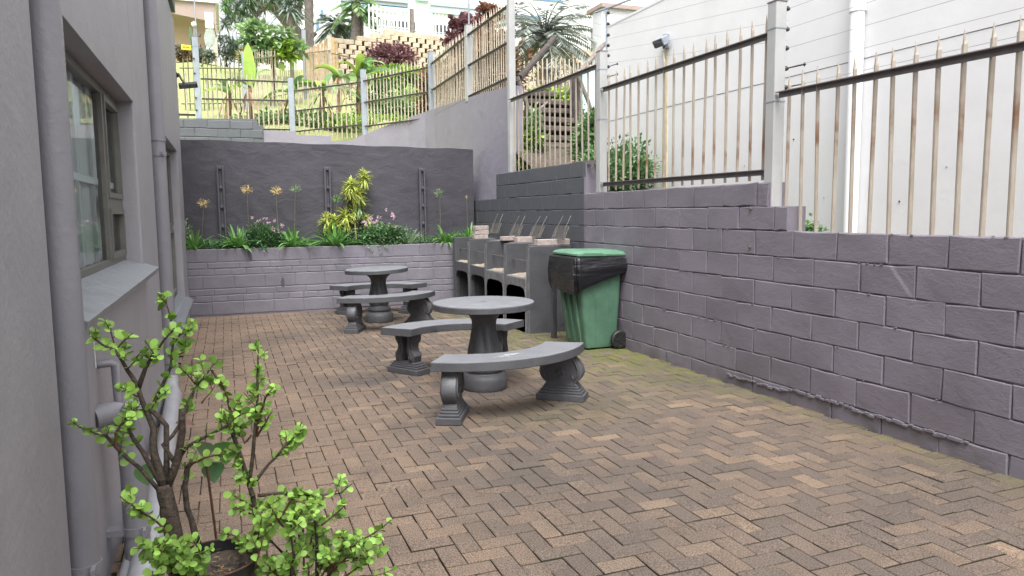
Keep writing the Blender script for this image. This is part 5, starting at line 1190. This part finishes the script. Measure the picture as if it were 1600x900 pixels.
t = thing('yucca', 'small drooping sword-leaved plant at the foot of the dragon tree', 'plant', tuple(at(455, 72, 25.5))); mb = MB()
for k in range(60): strap(mb, (0, 0, 1.0), rnd.uniform(0, 6.28), rnd.uniform(.5, .9), .06, rnd.uniform(.2, 1.3), .9, seg=5)
mb.build('leaves', M['leafC'], t); MB().tube([(0, 0, -.5), (0, 0, 1.0)], .09, 8).build('trunk', M['wood'], t)
# palms
def palm(lab, base, top, r, n, l, m='leafP', w=.5, name='palm_tree', el=(-.5, 1.3), seg=12):
    t = thing(name, lab, 'palm', tuple(base)); b = Vector(base); tp = Vector(top) - b
    mb = MB(); k = 26; path = [(tp.x * i / k, tp.y * i / k, -.3 + (tp.z + .3) * i / k) for i in range(k + 1)]; mb.tube(path, [r * (1.06 if i % 2 else .96) for i in range(k + 1)], 10); mb.build('trunk', M['wood'], t, smooth='all')
    for i in range(n):
        az = i * 2.399 + rnd.uniform(-.2, .2); e = el[0] + (el[1] - el[0]) * ((i + .5) / n); L_ = l * rnd.uniform(.85, 1.1); mb = MB(); pts = []
        for s_ in range(seg + 1):
            f = s_ / seg; pts.append(Vector((math.cos(az) * L_ * f * math.cos(e * (1 - f * .3)), math.sin(az) * L_ * f * math.cos(e * (1 - f * .3)), L_ * (f * math.sin(e) - .55 * f * f))))
        mb.tube([tuple(p) for p in pts], [.022 * (1 - .8 * q / seg) for q in range(seg + 1)], 4, False)
        for q in range(1, seg):
            for h_ in (0, .5):
                p = pts[q].lerp(pts[q + 1], h_); d = (pts[q + 1] - pts[q]).normalized(); sd__ = d.cross(Vector((0, 0, 1))).normalized(); ln = w * math.sin(math.pi * (.12 + .85 * q / seg)) ** .6
                for sg in (-1, 1): dd = sd__ * sg * .8 + d * .7 + Vector((0, 0, -.35)); leafquad(mb, p, dd, .05, ln, .02)
        mb.build('frond', M[m], t, loc=tuple(tp))
    return t
pb = at(859, 150, 15); palm('big grey-green feather palm above the stairs against the pale sky', (pb.x, pb.y, hill_z(pb.x, pb.y)), at(851, 58, 15), .11, 40, 1.45, 'leafP', .34)
pb = at(483, 95, 26); palm('tall palm with a smooth grey-green trunk left of the white building', (pb.x, pb.y, hill_z(pb.x, pb.y)), at(482, -45, 26), .15, 14, 1.7, 'leafP', .45, el=(.3, 1.35))
pb = at(527, 70, 30); palm('small round palm left of the white palisade', (pb.x, pb.y, 7.2), at(527, 38, 30), .14, 26, .95, 'leafC', .4, el=(-.9, 1.2))
pb = at(554, 70, 28.5); palm('traveller palm with a tan trunk at the left end of the white palisade', (pb.x, pb.y, 7.0), at(556, 4, 28.5), .17, 12, 1.0, 'leafA', .4)
pb = at(564, 64, 28.6); palm('slim green palm beside the tan-trunked palm', (pb.x, pb.y, 7.2), at(564, 22, 28.6), .10, 12, .8, 'leafB', .3)
# red and green shrubs
t = bush('round dark red shrub in front of the pocketed retaining wall', 'red_shrub', tuple(at(612, 96, 23.5)), (.82, .6, .50), 4200, .11, 'red', 46, tight=.32); bush('small dark red shrub behind the third silver post', 'red_shrub', tuple(at(588, 118, 21.5)), (.3, .3, .2), 600, .10, 'red', 10)
bush('grassy lime-green mound below the red shrub', 'grass_clump', tuple(at(625, 122, 21.5)), (1.2, .5, .22), 1600, .18, 'leafD', 24, m2='leafB')
bush('clipped dark green hedge beside the beige house', 'hedge', tuple(at(353, 80, 34.5)), (.75, .5, .55), 1400, .14, 'leafC', 18)
bush('dark green shrub in front of the beige porch', 'shrub', tuple(at(320, 86, 31)), (.35, .3, .28), 500, .12, 'leafC', 9); bush('brown and green rockery shrub at the left edge of the beige house', 'shrub', tuple(at(288, 84, 31)), (.5, .3, .25), 700, .12, 'thatch', 10, m2='leafC')
t = thing('banana_plant', 'dark single-leaf banana plant against the beige wall', 'plant', tuple(at(302, 82, 31.5)), gb_); mb = MB(); strap(mb, (0, 0, 0), 2.9, 1.0, .5, 1.5, .03, seg=8); strap(mb, (0, 0, 0), .3, .8, .4, 1.3, .2, seg=8); mb.build('leaf', M['vinca'], t)
t = thing('banana_plant', 'pale grey-green single leaf beside the beige porch column', 'plant', tuple(at(328, 75, 31.5)), gb_); mb = MB(); strap(mb, (0, 0, 0), 1.2, .8, .45, 1.45, .03, seg=8); mb.build('leaf', M['leafP'], t)

# ================================================================== FAR BUILDINGS AND THE POCKETED RETAINING WALL
HY = 33.0; q0 = at(200, 94, HY); q1 = at(341, 94, HY); top = at(341, 6, HY).z
bh = thing('beige_house', 'beige plastered house with a recessed porch at the top left of the hill', 'house', (q1.x, HY, q1.z - .1))
xl = q0.x - q1.x; w_porch = at(320, 50, HY).x - q1.x; h_ = top - q1.z + .1
MB().box(xl, 1.4, -.6, w_porch + .35, 5, h_).build('wall', M['beige'], bh); MB().box(xl, -.2, h_ - .02, .12, 5.2, h_ + .16).build('roof', M['wbuild'], bh)
MB().box(at(331, 50, HY).x - q1.x, -.05, -.6, 0, .4, h_ - 1.35).build('column', M['beige'], bh); MB().box(w_porch + .03, .05, -.6, w_porch + .33, .5, h_ - 1.0).build('column', M['wbuild'], bh)
MB().prism([(xl, h_ - .3), (w_porch + .35, h_ - .75), (0, h_ - 1.35), (0, h_ - .02), (xl, h_ - .02)], -.1, .3, lambda u, w, d: (u, d, w)).build('fascia', M['beige2'], bh)
MB().prism([(w_porch + .03, h_ - 1.0), (w_porch + .34, h_ - 1.0), (w_porch + .34, h_ - .4), (w_porch + .03, h_ - .4)], -.13, .35, lambda u, w, d: (u, d, w)).build('beam_end', M['wbuild'], bh)
# white complex
FY = 42.0
wc = thing('white_complex', 'long white building with blue glass bands and lower windows behind the white palisade', 'building', (9, FY, 7.7)); O = Vector((9, FY, 7.7))
def wcx(px, py): q = at(px, py, FY); return (q.x - 9, q.z - 7.7)
xa, _ = wcx(486, 40); xb, _ = wcx(1010, 40)
MB().box(xa, 0, -1, xb, 8, 9.5).build('wall', M['wbuild'], wc)
def band(name, x0p, y0p, x1p, y1p, m, dep=.12, parent=None, out=.06):
    (xa_, za), (xb_, zb) = wcx(x0p, y0p), wcx(x1p, y1p); mb = MB(); mb.box(xa_, -out, min(za, zb), xb_, dep, max(za, zb)); return mb.build(name, M[m], parent or wc)
o = band('window_band', 531, 0, 637, 14, 'blue', out=.03); band('frame', 531, 11, 637, 14.5, 'cyan', out=.16); band('frame', 531, -3, 637, 1, 'stripe', out=.2); band('sun_screen', 531, 2, 634, 6, 'stripe', out=.12)
o = band('window_band', 672, 9, 756, 22, 'blue', out=.03); band('frame', 672, 20, 756, 23, 'cyan', out=.16); band('sun_screen', 672, 9, 800, 13.5, 'stripe', out=.14); band('sun_screen', 672, 15, 790, 17.5, 'stripe', out=.10)
band('blue_panel', 648, -3, 669, 3, 'cyan', out=.2); band('window_band', 800, 22, 845, 34, 'blue', out=.03); band('frame', 800, 28, 845, 31, 'cyan', out=.1); band('window_band', 795, -4, 880, 1, 'blue', out=.04)
for (x0, x1, y0, y1) in ((567, 601, 27, 42), (603, 640, 31, 46), (641, 652, 34, 50), (678, 706, 38, 54), (712, 760, 42, 58), (800, 830, 45, 60)):
    w_ = band('window', x0, y0, x1, y1, 'wglass', out=.01); n = max(2, int((x1 - x0) / 5))
    for i in range(n): xx = x0 + (x1 - x0) * (i + .5) / n; band('mullion', xx - .7, y0, xx + .7, y1, 'wbuild', out=.05, parent=w_)
    band('sill', x0, y1 - 3, x1, y1 - 1.5, 'cyan', out=.08, parent=w_)
t = thing('white_annex', 'narrow white annex with two blue slit windows behind the palm trunk', 'building', tuple(at(505, 70, 38)))
MB().box(-1.3, 0, -3, .9, 3, 4.5).build('wall', M['wbuild'], t); 
for (px, y0, y1) in ((503, 16, 36), (496, 32, 47)): a = at(px - 2, y1, 38) - Vector(t.location); b = at(px + 2, y0, 38) - Vector(t.location); MB().box(a.x, -.05, a.z, b.x, .02, b.z).build('window', M['blue'], t)
t = thing('grey_roof', 'low grey roofed shed far behind the bright spreading tree', 'building', tuple(at(455, 55, 45))); MB().box(-2.5, 0, -3, 1.2, 3, .4).build('wall', M['wbuild'], t); MB().box(-2.7, -.3, .401, 1.4, 3.2, .6).build('roof', M['stripe'], t)
# retaining wall of stacked planter blocks with dark pockets, curving
lw = thing('pocket_retaining_wall', 'curved sandstone-coloured retaining wall of stacked blocks with dark planting pockets', 'wall', (7, 27.5, 5.5)); O = Vector(lw.location)
def lpath(s):
    """s 0..1 along the curve"""
    x = 3.9 + s * 12.2; return x, 26.2 + 1.4 * math.sin(min(1, s * 1.15) * math.pi * .5) - 1.2 * max(0, s - .6)
def ltop(s): return 7.95 if s > .16 else 7.95 - (.16 - s) * 3.2
mb = MB(); n = 60; vs = []
for i in range(n + 1): x, y = lpath(i / n); vs += [(x - O.x, y - O.y + .08, -1.2), (x - O.x, y - O.y + .55, ltop(i / n) - O.z - .05)]
mb.add(vs, [(2*i, 2*i+2, 2*i+3, 2*i+1) for i in range(n)]); mb.build('wall_core', M['hole'], lw)
lb = [bevel(MB().box(-.125, -.10, -.084, .125, .10, .084).build('block', M['sand'], lw), .02, 1) for _ in range(1)][0]; lbm = lb.data; lb.location = (lpath(.3)[0] - O.x, lpath(.3)[1] - O.y - .1, .4)
cnt = 0; stuff = MB(); row = 0; z = 4.6
while z < 7.95:
    s = (row % 2) * .0125
    while s < 1:
        x, y = lpath(s)
        if z < ltop(s) and z > hill_z(x, y - .2) - .25:
            yy = y - O.y + .50 * (z - 4.6) / 3.2 - .02; dx = rnd.uniform(-.02, .02); last = z + .19 > ltop(s)
            if cnt < 299 and s < .75: inst('block', lbm, lw, (x - O.x + dx, yy, z - O.z), (0, 0, rnd.uniform(-.05, .05)), (1.0 if not last else 1.45, 1, 1)); cnt += 1
            else: k_ = 1.45 if last else 1; stuff.box(x - O.x - .125 * k_, yy - .1, z - O.z - .084, x - O.x + .125 * k_, yy + .1, z - O.z + .084)
        s += .0282
    z += .175; row += 1
if stuff.v: stuff.build('far_blocks', M['sand'], lw, kind='stuff')
# white palisade on top of it
wp = thing('white_palisade', 'thin white palisade fence on top of the pocketed retaining wall', 'fence', (7, 28.6, 7.7)); O = Vector(wp.location)
pm_ = MB().box(-.022, -.012, 0, .022, .012, 1.05).mesh('paling', M['wpipe']); i = 0
s = .10
while s < 1.0:
    x, y = lpath(s); inst('paling', pm_, wp, (x - O.x, y + .85 - O.y, .18)); s += .0125; i += 1
for s_ in (.235, .37, .50, .62, .74, .87):
    x, y = lpath(s_); MB().box(-.07, -.07, -.05, .07, .07, 1.08).build('fence_post', M['wood'], wp, loc=(x - O.x, y + .85 - O.y, .2))
for zz in (.35, 1.08):
    MB().tube([(lpath(k / 20)[0] - O.x, lpath(k / 20)[1] + .88 - O.y, zz) for k in range(2, 21)], .022, 4).build('rail', M['wpipe'], wp)
wp2 = thing('white_palisade', 'short white fence behind the small round palm', 'fence', tuple(at(540, 66, 33)))
for i in range(14): MB().box(-.02, -.012, -.3, .02, .012, 1.1).build('paling', M['wpipe'], wp2, loc=(-.9 + i * .17, 0, 0))
MB().box(-1, .013, .8, 1.4, .03, .84).build('rail', M['wpipe'], wp2)
wp3 = thing('white_palisade', 'small white fence above the clipped hedge', 'fence', tuple(at(352, 68, 37)))
for i in range(9): MB().box(-.02, -.012, -.3, .02, .012, .5).build('paling', M['galv'], wp3, loc=(-.75 + i * .18, 0, 0))
MB().box(-.8, .013, .3, .8, .03, .34).build('rail', M['galv'], wp3)
